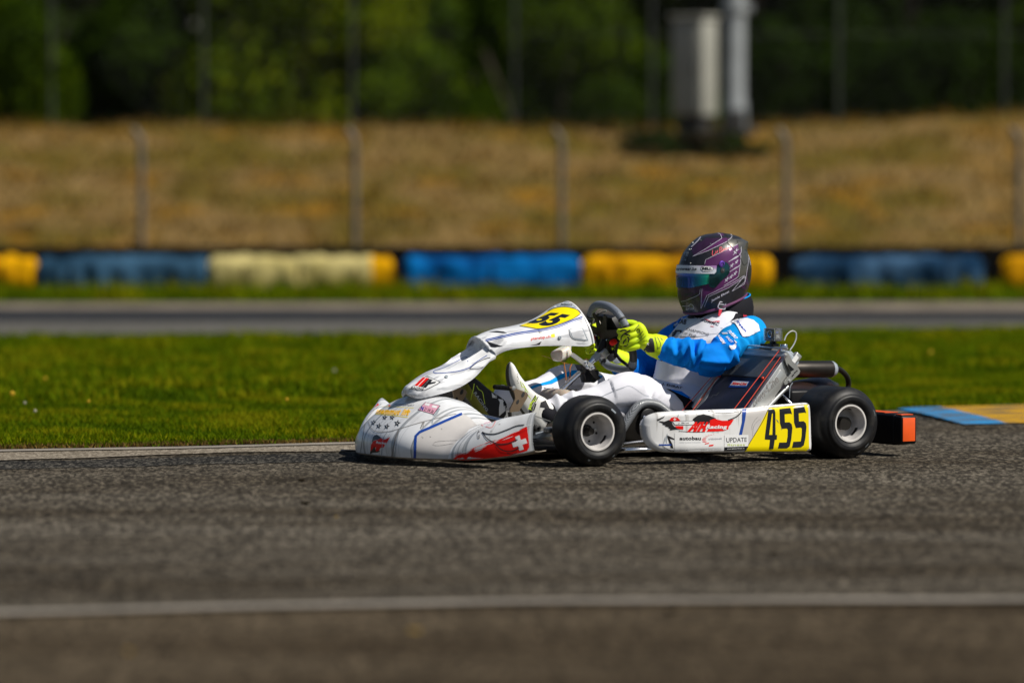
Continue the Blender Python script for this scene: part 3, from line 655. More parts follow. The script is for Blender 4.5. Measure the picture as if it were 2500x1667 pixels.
def nose_rows():
    ks = sorted(NP); ys = []
    for a, b in zip(ks[:-1], ks[1:]):
        n = max(2, int((b-a)/.012)); ys += [a+(b-a)*i/n for i in range(n)]
    ys.append(ks[-1]); ys = [-y for y in ys[::-1][:-1]]+ys; rows = []
    for y in ys:
        ay = abs(y); j = max(i for i in range(len(ks)) if ks[i] <= ay+1e-9); j = min(j, len(ks)-2); f = (ay-ks[j])/(ks[j+1]-ks[j])
        idx = [max(j-1, 0) if j > 0 else 1, j, j+1, min(j+2, len(ks)-1)]
        def c4(q, comp):
            a, b, c_, d = [NP[ks[i]][q][comp] for i in idx]
            h1 = ks[j+1]-ks[j]; m0 = (c_-a)/((ks[j+1]-ks[idx[0]]) if j > 0 else 2*h1) if j > 0 else 0
            m1 = (d-b)/(ks[idx[3]]-ks[j]) if idx[3] != j+1 else (c_-b)/h1
            f2, f3 = f*f, f*f*f
            return (2*f3-3*f2+1)*b+(f3-2*f2+f)*h1*m0+(-2*f3+3*f2)*c_+(f3-f2)*h1*m1
        P = [Vector((c4(q, 0), y, c4(q, 1))) for q in range(9)]
        row = [P[0]+Vector((-.05, 0, -.004)), P[0]+Vector((-.018, 0, -.007)), P[0]+Vector((-.004, 0, -.005))]+[cr(P, i/40) for i in range(41)]
        rows.append(row)
    return rows
base = MB(); rows = nose_rows(); base.grid(rows, W_nose)
ncol = len(rows[0]); li = base.mi(M_lip)
for q, f in enumerate(base.f):
    if (f[0] % ncol) < 3: base.m[q] = li
nb = base.bvh(); mb = thicken(base, .003)
# bare plastic side scallop outside the blue line, painted wing with the flag
poly(mb, nb, 1, [(835, 950), (1360, 705), (1440, 745), (1525, 835), (1440, 880), (1380, 960), (1300, 1015), (1230, 1110), (1190, 1222), (830, 1212)], M_plain, .0006)
line(mb, nb, 1, [(1355, 705), (1180, 780), (1000, 860), (870, 915), (825, 960), (818, 1060), (812, 1212)], 6.2, M_blue, .0012, smooth=False)
line(mb, nb, 1, [(280, 800), (320, 880), (390, 912), (520, 908), (620, 882), (900, 800), (1200, 725), (1290, 705)], 1.3, M_scuff)
line(mb, nb, 1, [(545, 1215), (590, 1000), (630, 890)], 3, M_scuff); line(mb, nb, 1, [(585, 1215), (600, 1050), (640, 885)], 1.5, M_gray); line(mb, nb, 1, [(880, 875), (910, 800)], 2.5, M_scuff); line(mb, nb, 1, [(905, 860), (925, 790)], 1.5, M_scuff)
line(mb, nb, 1, [(1010, 815), (1030, 745)], 3, M_gray); line(mb, nb, 1, [(430, 1215), (450, 1000), (500, 915)], 1.5, M_gray)
flag = [(1250, 1222), (1320, 1175), (1400, 1165), (1480, 1120), (1560, 1100), (1640, 1062), (1700, 1050), (1780, 1000), (1850, 970), (1930, 930), (2000, 905), (2070, 862), (2098, 845), (2115, 960), (2128, 1085), (2100, 1130), (1900, 1185), (1600, 1222), (1400, 1240)]
poly(mb, nb, 1, flag, M_red, .0008)
rg = random.Random(4)
for i in range(34):                     # dry-brush strokes along the flag's upper edge
    t = rg.random(); x = 1260+t*800; y = 1212-t*330+rg.uniform(-26, 34); L = rg.uniform(40, 130)
    line(mb, nb, 1, [(x, y), (x+L*.5, y-L*.2), (x+L, y-L*.38)], rg.uniform(.5, 1.8), M_red if rg.random() < .5 else M_sw, .0013+.0002*(i % 3), taper=True)
poly(mb, nb, 1, [(1965, 970), (2015, 950), (2030, 1005), (2085, 985), (2105, 1040), (2048, 1058), (2065, 1112), (2015, 1128), (1998, 1075), (1945, 1090), (1928, 1040), (1982, 1022)], M_sw, .0014)
line(mb, nb, 1, [(1588, 915), (1640, 935), (1740, 935), (1870, 890), (1980, 845), (2070, 832)], 2.6, M_blk2, .0016)
line(mb, nb, 1, [(1588, 915), (1640, 985), (1720, 1035), (1800, 1055), (1900, 1040), (1990, 1000)], 2.6, M_blk2, .0018); line(mb, nb, 1, [(1745, 1060), (1800, 1110), (1880, 1135), (1960, 1120), (2010, 1090)], 2.6, M_blk2, .0018); line(mb, nb, 1, [(1870, 1150), (1900, 1170), (1950, 1165), (1985, 1145)], 2, M_blk2, .0018)
line(mb, nb, 1, [(1575, 835), (1690, 865), (1740, 790)], 1, M_red, .0012); text(mb, nb, 1, "MEDOPRIM", [(1610, 812), (1705, 782), (1700, 808), (1605, 828)], M_pink, 0)
poly(mb, nb, 1, [(1835, 715), (1870, 695), (1930, 700), (1885, 728)], M_red, .0012); poly(mb, nb, 1, [(1890, 728), (1935, 700), (1990, 692), (1950, 718)], M_blk2, .0012)
line(mb, nb, 1, [(1020, 1060), (1050, 1030), (1140, 1018), (1300, 1012)], .6, M_scuff, .0012); line(mb, nb, 1, [(1020, 1060), (1080, 1072), (1250, 1048)], .6, M_scuff, .0012)
text(mb, nb, 1, "G", [(1530, 905), (1560, 900), (1560, 990), (1530, 990)], M_scuff, 0)
for x, y in ((1780, 830), (1110, 880), (900, 980), (985, 975), (1350, 1110), (1690, 905)):
    for j in range(3): line(mb, nb, 1, [(x+rg.uniform(-15, 5), y+rg.uniform(-15, 10)), (x+rg.uniform(5, 25), y+rg.uniform(-10, 15))], .7, M_scuff, .0014, taper=True)
text(mb, nb, 1, "mammut lift", [(400, 640), (782, 655), (735, 728), (360, 700)], M_or, .045); line(mb, nb, 1, [(360, 708), (540, 722), (735, 748)], 1.2, M_yel); line(mb, nb, 1, [(440, 622), (600, 626), (800, 640)], .8, M_yel)
text(mb, nb, 1, "MOTORSPORT", [(585, 590), (810, 605), (800, 622), (570, 608)], M_blk2, .0); poly(mb, nb, 1, [(525, 578), (556, 578), (530, 600), (500, 604)], M_red); poly(mb, nb, 1, [(515, 605), (535, 604), (525, 618), (508, 618)], M_red)
poly(mb, nb, 1, [(932, 572), (1108, 612), (1030, 716), (845, 662)], M_blk2, .0008); poly(mb, nb, 1, [(936, 577), (1098, 615), (1026, 709), (855, 661)], M_pink, .0012)
poly(mb, nb, 1, [(940, 583), (990, 594), (975, 620), (925, 607)], M_sw, .0016); poly(mb, nb, 1, [(1020, 608), (1075, 622), (1058, 645), (1005, 632)], M_sw, .0016); text(mb, nb, 1, "N", [(895, 620), (925, 628), (905, 670), (872, 662)], M_blue, .05, .0018); text(mb, nb, 1, "21 04 26", [(935, 632), (1040, 668), (1020, 700), (918, 668)], M_blk2, .01, .0018)
poly(mb, nb, 1, [(1085, 640), (1105, 650), (1070, 715), (1040, 735), (1012, 720), (1040, 716)], M_gray, .0010)
for c, r_ in (((338, 806), 38), ((468, 748), 36), ((553, 748), 36), ((400, 845), 38), ((492, 852), 38), ((612, 815), 44)):
    star(mb, nb, 1, c, r_, M_blk2, (.92, .12), (-.30, 1.0), hole=M_sw)
poly(mb, nb, 1, [(330, 975), (352, 952), (380, 945), (412, 965), (430, 985), (392, 1000), (340, 1010), (318, 1040)], M_blk2, .0008)
poly(mb, nb, 1, [(400, 1000), (420, 985), (470, 1000), (530, 972), (500, 1025), (488, 1045), (455, 1090), (420, 1095), (400, 1130), (360, 1140), (372, 1080), (310, 1150), (300, 1165), (312, 1060), (340, 1015)], M_red, .0010)
poly(mb, nb, 1, [(372, 1140), (400, 1125), (418, 1135), (385, 1148), (330, 1150), (300, 1168), (302, 1140), (330, 1110), (350, 1080)], M_blk2, .0012)
text(mb, nb, 1, "Racing", [(378, 1018), (492, 1028), (482, 1062), (368, 1056)], M_sw, .03, .0016)
poly(mb, nb, 1, [(330, 612), (385, 588), (405, 602), (350, 635)], M_red, .0012); line(mb, nb, 1, [(195, 745), (225, 760), (245, 790)], 1, M_pink)
line(mb, nb, 1, [(190, 1150), (215, 980), (250, 800), (330, 680), (430, 592)], 1.0, M_scuff)
mb.build("front_fairing", KART)

# ------------------------------------------------------------ front number panel
#  station: far rim / centre, crease, lower edge (zoom 2 pixels), laterals, scoop depth
ST = [((112, 915), (128, 932), (134, 950), .0, .008, .012, 0), ((116, 897), (165, 930), (188, 978), .0, .028, .038, 0), ((135, 868), (205, 905), (235, 990), .0, .042, .056, 0), ((200, 830), (275, 875), (300, 985), .0, .056, .073, 0), ((270, 785), (350, 840), (385, 965), .0, .068, .088, 0),
      ((365, 725), (440, 800), (500, 935), .0, .076, .10, .0), ((470, 662), (560, 760), (620, 892), -.03, .078, .10, .008), ((560, 605), (680, 712), (730, 828), -.05, .08, .10, .02),
      ((630, 560), (790, 640), (800, 770), -.055, .08, .10, .030), ((700, 515), (870, 590), (860, 705), -.055, .082, .10, .036), ((748, 470), (920, 555), (920, 640), -.055, .084, .10, .034)]
ST2 = [((790, 402), (935, 520), (985, 582), 0, .086, .102, 0), ((880, 358), (985, 470), (1050, 546), 0, .086, .104, 0), ((1000, 322), (1070, 398), (1130, 522), 0, .086, .106, 0), ((1150, 298), (1200, 362), (1250, 503), 0, .087, .108, 0),
       ((1290, 262), (1380, 330), (1400, 489), 0, .092, .112, 0), ((1400, 212), (1530, 302), (1550, 486), 0, .098, .118, 0), ((1480, 155), (1650, 268), (1690, 487), 0, .104, .126, 0), ((1560, 100), (1750, 240), (1810, 490), 0, .108, .134, 0), ((1630, 72), (1815, 215), (1875, 486), 0, .11, .14, 0), ((1668, 70), (1835, 228), (1915, 455), 0, .11, .14, 0)]
def pan_rows(S, n):
    pts = []
    for T, C, B, yt, yc, yb, d in S: pts.append((ky(2, *T, yt), ky(2, *C, yc), ky(2, *B, yb), d))
    rows = []
    for i in range(n+1):
        t = i/n; T = cr([p[0] for p in pts], t); C = cr([p[1] for p in pts], t); B = cr([p[2] for p in pts], t); d = max(0, cr([p[3] for p in pts], t))
        rim = Vector((T.x, 0, T.z)); yr = abs(T.y); prof = []
        nrm = Vector((.45, 0, .9))
        half = []
        ctr = rim-nrm*d; sc = min(1, d/.02)
        # centre -> rim -> crease -> lower edge
        yr2 = .055*sc; rp = Vector((rim.x, yr2, rim.z))
        for j in range(7):
            f = j/7; 
            dip = Vector((ctr.x, yr2*f, ctr.z)).lerp(Vector((rp.x, yr2*f, rp.z)), f**3)
            arc = rim.lerp(C, f*.55) - Vector((0, 0, 0)); s_ = f*.55
            arc = Vector((rim.x+(C.x-rim.x)*s_**1.6, C.y*s_, rim.z+(C.z-rim.z)*s_**1.9))
            half.append(arc.lerp(dip, sc))
        for j in range(8):
            f = j/8; s_ = .55+.45*f
            arc = Vector((rim.x+(C.x-rim.x)*s_**1.6, C.y*s_, rim.z+(C.z-rim.z)*s_**1.9)); flat = rp.lerp(C, f)
            half.append(arc.lerp(flat, sc))
        for j in range(9):
            f = j/8; p = C.lerp(B, f); p.y += .010*math.sin(f*math.pi); half.append(p)
        half.append(B+Vector((0, -.008, -.001)))
        full = [Vector((p.x, -p.y, p.z)) for p in half[::-1][:-1]]+half
        rows.append(full)
    return rows
base = MB(); r1 = pan_rows(ST, 60); r2 = pan_rows(ST2, 70); base.grid(r1, W_pan); base.f.append(list(range(len(r1[0])))); base.m.append(0); base.grid(r2, W_pan)
# scoop mouth: step from the low floor up to the raised hood
a, b = r1[-1], r2[0]; n = len(a); base.grid([a, [p.lerp(q, .5)+Vector((-.012, 0, 0)) for p, q in zip(a, b)], b], W_pan)
pb = base.bvh(); mb = thicken(base, .003)
c0 = len(r2[0])//2
mb.tube([r2[0][c0+k]+Vector((.002, 0, -.001)) for k in range(-15, 16)], .0045, W_pan, 8)

end = r2[-1]; mb.tube([p for p in end], .005, M_sw, 8)
# number plate and graphics
poly(mb, pb, 2, [(1208, 296), (1300, 262), (1370, 232), (1440, 186), (1475, 162), (1545, 128), (1630, 116), (1710, 126), (1762, 146), (1790, 180), (1740, 218), (1690, 243), (1560, 290), (1400, 325), (1300, 310)], M_yel, .0008, 5)
line(mb, pb, 2, [(1475, 162), (1545, 128), (1630, 116), (1710, 126), (1762, 146), (1790, 180), (1740, 218), (1690, 243), (1560, 290), (1400, 325), (1300, 312), (1210, 297)], 1.2, M_blk2, .0014)
text(mb, pb, 2, "5", [(1610, 182), (1702, 196), (1500, 308), (1375, 288)], M_nb, .055); text(mb, pb, 2, "5", [(1500, 172), (1598, 176), (1400, 278), (1282, 272)], M_nb, .055)
text(mb, pb, 2, "4", [(1405, 215), (1470, 185), (1310, 275), (1235, 290)], M_nb, .05)
poly(mb, pb, 2, [(1480, 150), (1545, 100), (1620, 72), (1700, 72), (1745, 92), (1775, 135), (1710, 122), (1630, 112), (1545, 124)], M_gray, .0010, 5); text(mb, pb, 2, "SWISSAUTO", [(1605, 84), (1712, 88), (1712, 108), (1600, 106)], M_blk2, .03)
for dy, w_ in ((0, 1.5), (14, 1.2)):
    line(mb, pb, 2, [(1812, 208+dy), (1700, 250+dy), (1560, 300+dy), (1380, 335+dy), (1200, 362+dy), (1040, 395+dy), (885, 430+dy)], w_*1.5, M_blue)
line(mb, pb, 2, [(385, 738), (400, 748), (480, 748), (620, 730), (720, 700), (800, 640), (900, 578)], 1.5, M_blue); line(mb, pb, 2, [(385, 738), (395, 725), (430, 712), (500, 690), (600, 640), (695, 592), (715, 640)], 1.2, M_blue)
line(mb, pb, 2, [(730, 706), (800, 650), (880, 612), (930, 600)], 1.4, M_blk2); line(mb, pb, 2, [(732, 708), (800, 710), (860, 690)], 1.2, M_blk2)
poly(mb, pb, 2, [(890, 440), (960, 465), (1050, 492), (975, 503), (935, 498)], M_blk2); poly(mb, pb, 2, [(1385, 340), (1402, 338), (1425, 395), (1420, 408), (1408, 400)], M_blk2); poly(mb, pb, 2, [(1300, 482), (1370, 470), (1420, 442), (1402, 475)], M_blk2); line(mb, pb, 2, [(1410, 338), (1430, 390)], .8, M_blk2)
poly(mb, pb, 2, [(915, 355), (1090, 368), (1060, 352), (990, 345)], M_blk2)
text(mb, pb, 2, "plansup.ch", [(1318, 400), (1502, 384), (1504, 418), (1318, 442)], M_red, .0); poly(mb, pb, 2, [(1508, 374), (1545, 368), (1548, 402), (1512, 407)], M_yel)
poly(mb, pb, 2, [(1678, 332), (1700, 320), (1815, 318), (1868, 436), (1845, 440), (1715, 418)], M_gray, .0008); poly(mb, pb, 2, [(1690, 335), (1705, 326), (1808, 324), (1852, 428), (1720, 410)], W_pan, .0014); line(mb, pb, 2, [(1678, 330), (1712, 418), (1840, 440)], 1, M_blk2, .0012)
poly(mb, pb, 2, [(305, 782), (345, 788), (435, 828), (438, 842), (290, 914), (155, 892), (160, 880), (205, 875)], M_sw, .0008); line(mb, pb, 2, [(305, 782), (345, 788), (435, 828), (438, 842), (290, 914), (155, 895)], 1.1, M_blk2, .0012)
for q in (((285, 790), (312, 792), (232, 872), (205, 868)), ((318, 795), (345, 800), (262, 880), (238, 876))): poly(mb, pb, 2, list(q), M_red, .0014)
for q in (((330, 800), (352, 804), (285, 882), (262, 880)), ((352, 806), (378, 815), (312, 890), (285, 884)), ((345, 840), (415, 828), (400, 845), (330, 862))): poly(mb, pb, 2, list(q), M_blk2, .0012)
text(mb, pb, 2, "RACING", [(180, 878), (300, 892), (285, 912), (165, 895)], M_blk2, .03)
for cx_, cy_ in ((508, 785), (1592, 408)):
    h = hit(pb, *Z(2, cx_, cy_))
    if h: mb.lathe([(.0066, .000), (.0064, .004), (.0036, .005), (.0030, .0035), (.0001, .0035)], M_gray, h[0], h[1], 16)
mb.build("number_panel", KART, 35)

# ------------------------------------------------------------ side pods
def pad(outline_k, pts, lat, dep, r_in, rr, m, bulge=0, sgn=1, seg=5):
    P = []
    for x, y in pts: p = ky(outline_k, x, y, lat(Z(outline_k, x, y)[0])); P.append(Vector((p.x, p.z)))
    N = len(P)*seg; Q = [cr([Vector((a.x, a.y, 0)) for a in P+[P[0]]], i/N) for i in range(N)]; Q = [Vector((q.x, q.y)) for q in Q]
    L = [ky(outline_k, *pts[0], 0)]; out = []
    fx = lambda x: lat_x(x)
    area = sum(Q[i-1].x*Q[i].y-Q[i].x*Q[i-1].y for i in range(N)); s_ = 1 if area > 0 else -1
    nr = []
    for i in range(N):
        t = (Q[(i+1) % N]-Q[i-1]).normalized(); nr.append(Vector((-t.y, t.x))*s_)
    rings = [(0, -dep), (0, -rr)]+[(rr*(1-math.cos(a)), -rr*(1-math.sin(a))) for a in [math.pi/2*j/6 for j in range(1, 7)]]
    mbx = MB(); rows = []
    for ins, dp in rings: rows.append([Vector(((Q[i]+nr[i]*ins).x, 0, (Q[i]+nr[i]*ins).y)) + Vector((0, dp, 0)) for i in range(N)])
    rows[0] = [Vector(((Q[i]+nr[i]*r_in).x, -dep, (Q[i]+nr[i]*r_in).y)) for i in range(N)]
    co = [Vector((p.x, p.z)) for p in rows[-1]]; B = [(c.x, c.y) for c in co]; NB = N
    x0 = min(c.x for c in co); x1 = max(c.x for c in co); y0 = min(c.y for c in co); y1 = max(c.y for c in co); st = .018
    y = y0+st/2
    while y < y1:
        x = x0+st/2
        while x < x1:
            if inpoly((x, y), B) and min((Vector((x, y))-c).length for c in co[:NB]) > st*.4: co.append(Vector((x, y)))
            x += st
        y += st
    dl = delaunay_2d_cdt(co, [(i, (i+1) % NB) for i in range(NB)], [], 1, 1e-6)
    def lift(p): return Vector((p.x*1.0, (p.y+LATX(p.x))*sgn, p.z))
    mbx.grid([[lift(p) for p in r_] for r_ in rows], m, closed=True)
    cap = [lift(Vector((q.x, 0, q.y))) for q in dl[0]]
    mbx.add(cap, [list(f) for f in dl[2]], m); return mbx
LATX = lambda x: interp(x, [.10, .16, .5, .70, .80, .86], [.678, .672, .655, .640, .615, .585])
PO = [(128, 1020), (150, 950), (195, 912), (270, 890), (500, 872), (800, 860), (1000, 851), (1200, 828), (1400, 808), (1560, 795), (1605, 800), (1622, 830), (1630, 950), (1634, 1100), (1636, 1225), (1610, 1262), (1500, 1270), (1200, 1272), (900, 1275), (600, 1277), (330, 1277), (240, 1262), (180, 1225), (140, 1150)]
def pod(sgn):
    base = pad(5, PO, lambda u: .65, .075, .02, .02, W_pod, sgn=sgn)
    return base
base = pod(1); bb = base.bvh(); mb = base; li = mb.mi(M_lip)
for q, f in enumerate(mb.f):
    if sum(mb.v[a].z for a in f)/len(f) < .036: mb.m[q] = li
poly(mb, bb, 5, [(1025, 855), (1235, 832), (1210, 905), (1150, 1040), (1005, 1262), (800, 1268), (960, 1100)], M_plain, .0007)
poly(mb, bb, 5, [(988, 860), (1028, 856), (1015, 960), (985, 1100), (955, 1110), (985, 980)], M_blue, .0012, 4)
poly(mb, bb, 5, [(1238, 848), (1400, 832), (1600, 812), (1618, 816), (1624, 1000), (1628, 1230), (1600, 1256), (1300, 1258), (1005, 1260), (1100, 1110), (1160, 1000)], M_yel, .0009)
line(mb, bb, 5, [(1240, 846), (1190, 960), (1100, 1110), (1010, 1258)], 1.4, M_blk2, .0014); line(mb, bb, 5, [(1240, 847), (1300, 838), (1620, 812)], 1.2, M_blk2, .0014)
poly(mb, bb, 7, [(1686, 215), (1765, 208), (1778, 250), (1780, 540), (1800, 542), (1796, 602), (1770, 604), (1752, 722), (1695, 724), (1708, 604), (1640, 600), (1642, 560)], M_nb, .0016, 4); poly(mb, bb, 7, [(1732, 262), (1742, 262), (1736, 540), (1694, 540), (1698, 520)], M_yel, .0022, 4)
F5 = [(1832, 205), (1972, 190), (1995, 272), (1975, 262), (1898, 270), (1902, 378), (1960, 375), (1990, 400), (2000, 450), (1985, 600), (1965, 690), (1930, 714), (1812, 716), (1828, 640), (1925, 638), (1938, 560), (1940, 470), (1925, 456), (1862, 462), (1838, 390)]
poly(mb, bb, 7, F5, M_nb, .0016, 4); poly(mb, bb, 7, [(x+184, y-10-(x-1832)*.03) for x, y in F5], M_nb, .0016, 4)
# team crest, sponsor stickers
poly(mb, bb, 7, [(690, 365), (710, 325), (770, 285), (840, 272), (920, 290), (1010, 328), (940, 345), (910, 400), (740, 400)], M_blk2, .0008); poly(mb, bb, 7, [(920, 400), (925, 350), (985, 330), (1080, 355), (1160, 355), (1238, 338), (1200, 400), (1170, 430), (1165, 465), (1100, 490), (880, 500), (920, 440)], M_red, .0010)
line(mb, bb, 7, [(1160, 352), (1260, 310), (1310, 270), (1340, 232)], 2.6, M_blk2, .0012, taper=False); line(mb, bb, 7, [(900, 235), (1100, 258), (1340, 232)], 1.2, M_blk2, .0012)
poly(mb, bb, 7, [(395, 352), (420, 318), (460, 308), (505, 318), (538, 352), (540, 362), (400, 362)], M_red, .001, 4); poly(mb, bb, 7, [(470, 425), (578, 425), (578, 472), (530, 468), (490, 455)], M_red, .001, 4)
poly(mb, bb, 7, [(460, 318), (470, 318), (470, 332), (484, 332), (484, 342), (470, 342), (470, 356), (460, 356), (460, 342), (446, 342), (446, 332), (460, 332)], M_sw, .0016, 3)
poly(mb, bb, 7, [(430, 362), (718, 355), (740, 395), (738, 412), (462, 412)], M_blk2, .0012, 4); poly(mb, bb, 7, [(440, 367), (712, 360), (732, 395), (730, 407), (468, 407)], M_sw, .0016, 4); text(mb, bb, 7, "J. Ehrat", [(515, 380), (652, 376), (645, 396), (508, 400)], M_blk2, .02, .002)
poly(mb, bb, 7, [(255, 358), (330, 368), (390, 345), (425, 365), (440, 410), (480, 450), (540, 470), (480, 468), (400, 480), (410, 462), (380, 448), (395, 440), (335, 428), (350, 415), (300, 402), (318, 392), (270, 372)], M_blk2, .0014, 4)
text(mb, bb, 7, "MH", [(735, 370), (905, 372), (860, 500), (622, 502)], M_red, .09, .0016); text(mb, bb, 7, "Racing", [(885, 412), (1150, 412), (1138, 474), (858, 474)], M_sw, .05, .0022)
line(mb, bb, 7, [(520, 490), (700, 505), (860, 500)], 1, M_blk2, .0012); poly(mb, bb, 7, [(235, 340), (340, 295), (320, 320), (245, 360)], M_blk2)
poly(mb, bb, 7, [(466, 512), (1108, 520), (1108, 748), (464, 760)], M_sw, .0012); text(mb, bb, 7, "autobau", [(530, 562), (806, 560), (806, 610), (528, 610)], M_blk2, .035, .0018); text(mb, bb, 7, "events museum emotionen", [(528, 632), (802, 632), (802, 644), (528, 644)], M_gray, 0, .0018)
text(mb, bb, 7, "erlebniswelt", [(905, 580), (1080, 572), (1080, 600), (905, 608)], M_gray, 0, .0018)
for i, (x, y, L, h) in enumerate(((915, 672, 60, 20), (862, 650, 55, 14), (832, 625, 50, 9), (825, 607, 48, 7), (828, 590, 46, 6), (842, 574, 42, 5), (870, 557, 32, 4), (900, 545, 26, 3), (935, 538, 20, 3), (968, 532, 16, 2))):
    poly(mb, bb, 7, [(x-8, y+h), (x, y), (x+L, y-(8 if i < 2 else -2)), (x+L-10, y+h-(8 if i < 2 else -2))], M_red, .0018, 3)
line(mb, bb, 7, [(528, 722), (1070, 712)], .4, M_gray, .0018); text(mb, bb, 7, "autobau.ch", [(528, 735), (626, 733), (626, 745), (528, 747)], M_blk2, .01, .0018); text(mb, bb, 7, "autobau.ch   autobau_erlebniswelt", [(800, 728), (1070, 722), (1070, 736), (800, 742)], M_blk2, .0, .0018)
poly(mb, bb, 7, [(1115, 545), (1425, 541), (1424, 690), (1112, 700)], M_sw, .0014); poly(mb, bb, 7, [(1111, 706), (1424, 692), (1402, 735), (1108, 744)], M_nb, .0014); text(mb, bb, 7, "UPDATE", [(1135, 578), (1405, 574), (1403, 628), (1138, 640)], M_nb, .0, .002)
text(mb, bb, 7, "fitness", [(1150, 655), (1380, 652), (1380, 682), (1150, 688)], M_lg, 0, .002); text(mb, bb, 7, "www.update-fitness.ch", [(1148, 714), (1372, 706), (1370, 724), (1148, 732)], M_sw, .01, .002)
line(mb, bb, 7, [(258, 672), (420, 670)], 3.5, M_blue, .0010, smooth=False); poly(mb, bb, 7, [(358, 540), (462, 590), (462, 605), (400, 590), (440, 670), (458, 755), (425, 760), (400, 660)], M_blk2); line(mb, bb, 7, [(300, 680), (360, 720), (430, 758)], 1.6, M_blk2, .0012, taper=True)
for pts in ([(345, 560), (330, 620), (322, 660)], [(520, 260), (500, 330)], [(610, 250), (600, 300)], [(370, 520), (355, 600), (360, 650)]): line(mb, bb, 7, pts, 2.5, M_gray, .0009, taper=True)
for pts in ([(1540, 310), (1480, 400), (1470, 480)], [(1585, 330), (1500, 420), (1480, 560)], [(1555, 300), (1500, 360)]): line(mb, bb, 7, pts, .8, M_scuff, .0012, taper=True)
line(mb, bb, 7, [(1790, 335), (1825, 385)], 2, M_scuff, .002, taper=True); line(mb, bb, 7, [(1850, 440), (1862, 480)], 1, M_scuff, .002, taper=True); line(mb, bb, 7, [(2010, 738), (2160, 742)], 1, M_scuff, .002)
mb.build("sidepod", KART, 35)
pod(-1).build("sidepod", KART, 35)

# ------------------------------------------------------------ rear bumper
mb = MB(); bm = bmesh.new(); bmesh.ops.create_cube(bm, size=1); bmesh.ops.scale(bm, vec=(.078, 1.30, .118), verts=bm.verts); bmesh.ops.bevel(bm, geom=bm.edges[:], offset=.012, segments=4, affect='EDGES', profile=.5); mb.bm(bm, M_plk, Matrix.Translation((-.262, 0, .10)))
mb.box((-.262, 0, .1595), (.06, 1.16, .003), M_orb); rbp = mb.build("rear_bumper", KART)
for s_ in (1, -1):
    mb = MB(); bm = bmesh.new(); bmesh.ops.create_cube(bm, size=1); bmesh.ops.scale(bm, vec=(.072, .05, .110), verts=bm.verts); bmesh.ops.bevel(bm, geom=bm.edges[:], offset=.009, segments=4, affect='EDGES', profile=.5)
    for v in bm.verts:
        if v.co.y*s_ > 0: v.co.z *= .97; v.co.x += -.004
    mb.bm(bm, M_plk, Matrix.Translation((-.262, s_*.665, .10))); mb.box((-.264, s_*.6915, .101), (.056, .003, .088), M_orb, bev=.001); mb.box((-.262, s_*.665, .1565), (.054, .038, .003), M_orb, bev=.001)
    mb.build("end_cap", rbp)

# ------------------------------------------------------------ frame, tray, axle, bumper tubes
mb = MB()
for s_ in (1, -1):
    mb.tube(smoothpath([(1.30, s_*.12, .045), (1.15, s_*.20, .045), (1.05, s_*.34, .05), (.92, s_*.33, .045), (.6, s_*.26, .045), (.2, s_*.24, .045), (-.02, s_*.28, .10), (-.12, s_*.28, .10)], 40), .016, M_steel, 12)
    mb.tube(smoothpath([(.98, s_*.34, .05), (.93, s_*.50, .05), (.86, s_*.575, .055), (.5, s_*.585, .055), (.2, s_*.58, .055), (.12, s_*.50, .055), (.12, s_*.26, .055)], 40), .010, M_chr, 10)
    mb.tube([(.80, s_*.28, .05), (.80, s_*.58, .085)], .009, M_chr, 10); mb.tube([(.25, s_*.25, .05), (.25, s_*.60, .085)], .009, M_chr, 10)
mb.tube([(.99, -.42, .055), (.99, .42, .055)], .015, M_steel, 12); mb.tube([(.55, -.26, .045), (.55, .26, .045)], .014, M_steel, 12); mb.tube([(.1, -.25, .045), (.1, .25, .045)], .014, M_steel, 12)
fr = mb.build("frame", KART)
mb = MB(); mb.tube([(0, -.66, .13), (0, .66, .13)], .025, M_steel, 20); mb.lathe([(.095, 0), (.095, .012), (.04, .012), (.04, 0)], M_steel, (0, .18, .13), (0, 1, 0), 40); mb.build("rear_axle", KART)
mb = MB(); mb.box((1.03, 0, .034), (.62, .40, .004), M_alu); mb.box((.62, 0, .034), (.2, .44, .004), M_alu); mb.build("floor_tray", KART)
mb = MB(); mb.tube(smoothpath([(1.22, .17, .05), (1.30, .19, .10), (1.34, .22, .175), (1.37, .15, .20), (1.375, 0, .20), (1.37, -.15, .20), (1.34, -.22, .175), (1.30, -.19, .10), (1.22, -.17, .05)], 48), .009, M_chr, 12)
mb.tube(smoothpath([ky(2, 640, 1118, .12), ky(2, 800, 1155, .17), ky(2, 960, 1190, .22), ky(2, 1100, 1222, .27), ky(2, 1260, 1250, .36), ky(2, 1350, 1265, .42)], 24), .011, M_chr, 12); mb.tube(smoothpath([(1.50, -.1, .17), (1.42, -.3, .16), (1.25, -.36, .15), (1.10, -.42, .12)], 20), .011, M_chr, 12)
mb.build("front_bumper_bar", KART)
for s_ in (1, -1):
    mb = MB(); mb.tube([(1.05, s_*.36, .06), (1.05, s_*.36, .19)], .012, M_steel, 12); mb.box((1.05, s_*.40, .125), (.05, .07, .085), M_alu, bev=.008); mb.tube([(1.05, s_*.40, .128), (1.05, s_*.56, .128)], .0125, M_steel, 14)
    mb.tube([(1.14, s_*.42, .125), (1.02, s_*.06, .09)], .008, M_alu, 12); mb.box((1.13, s_*.41, .128), (.05, .04, .02), M_alu, bev=.004); mb.build("stub_axle", KART)
mb = MB(); c = ky(2, 1380, 1272, .42); mb.lathe([(.013, -.01), (.013, .006), (.010, .008), (.004, .008), (.004, .004), (.0001, .004)], M_rub, c, (0, 1, 0), 24); mb.lathe([(.0065, .0065), (.0060, .010), (.0001, .010)], M_chr, c, (0, 1, 0), 8)
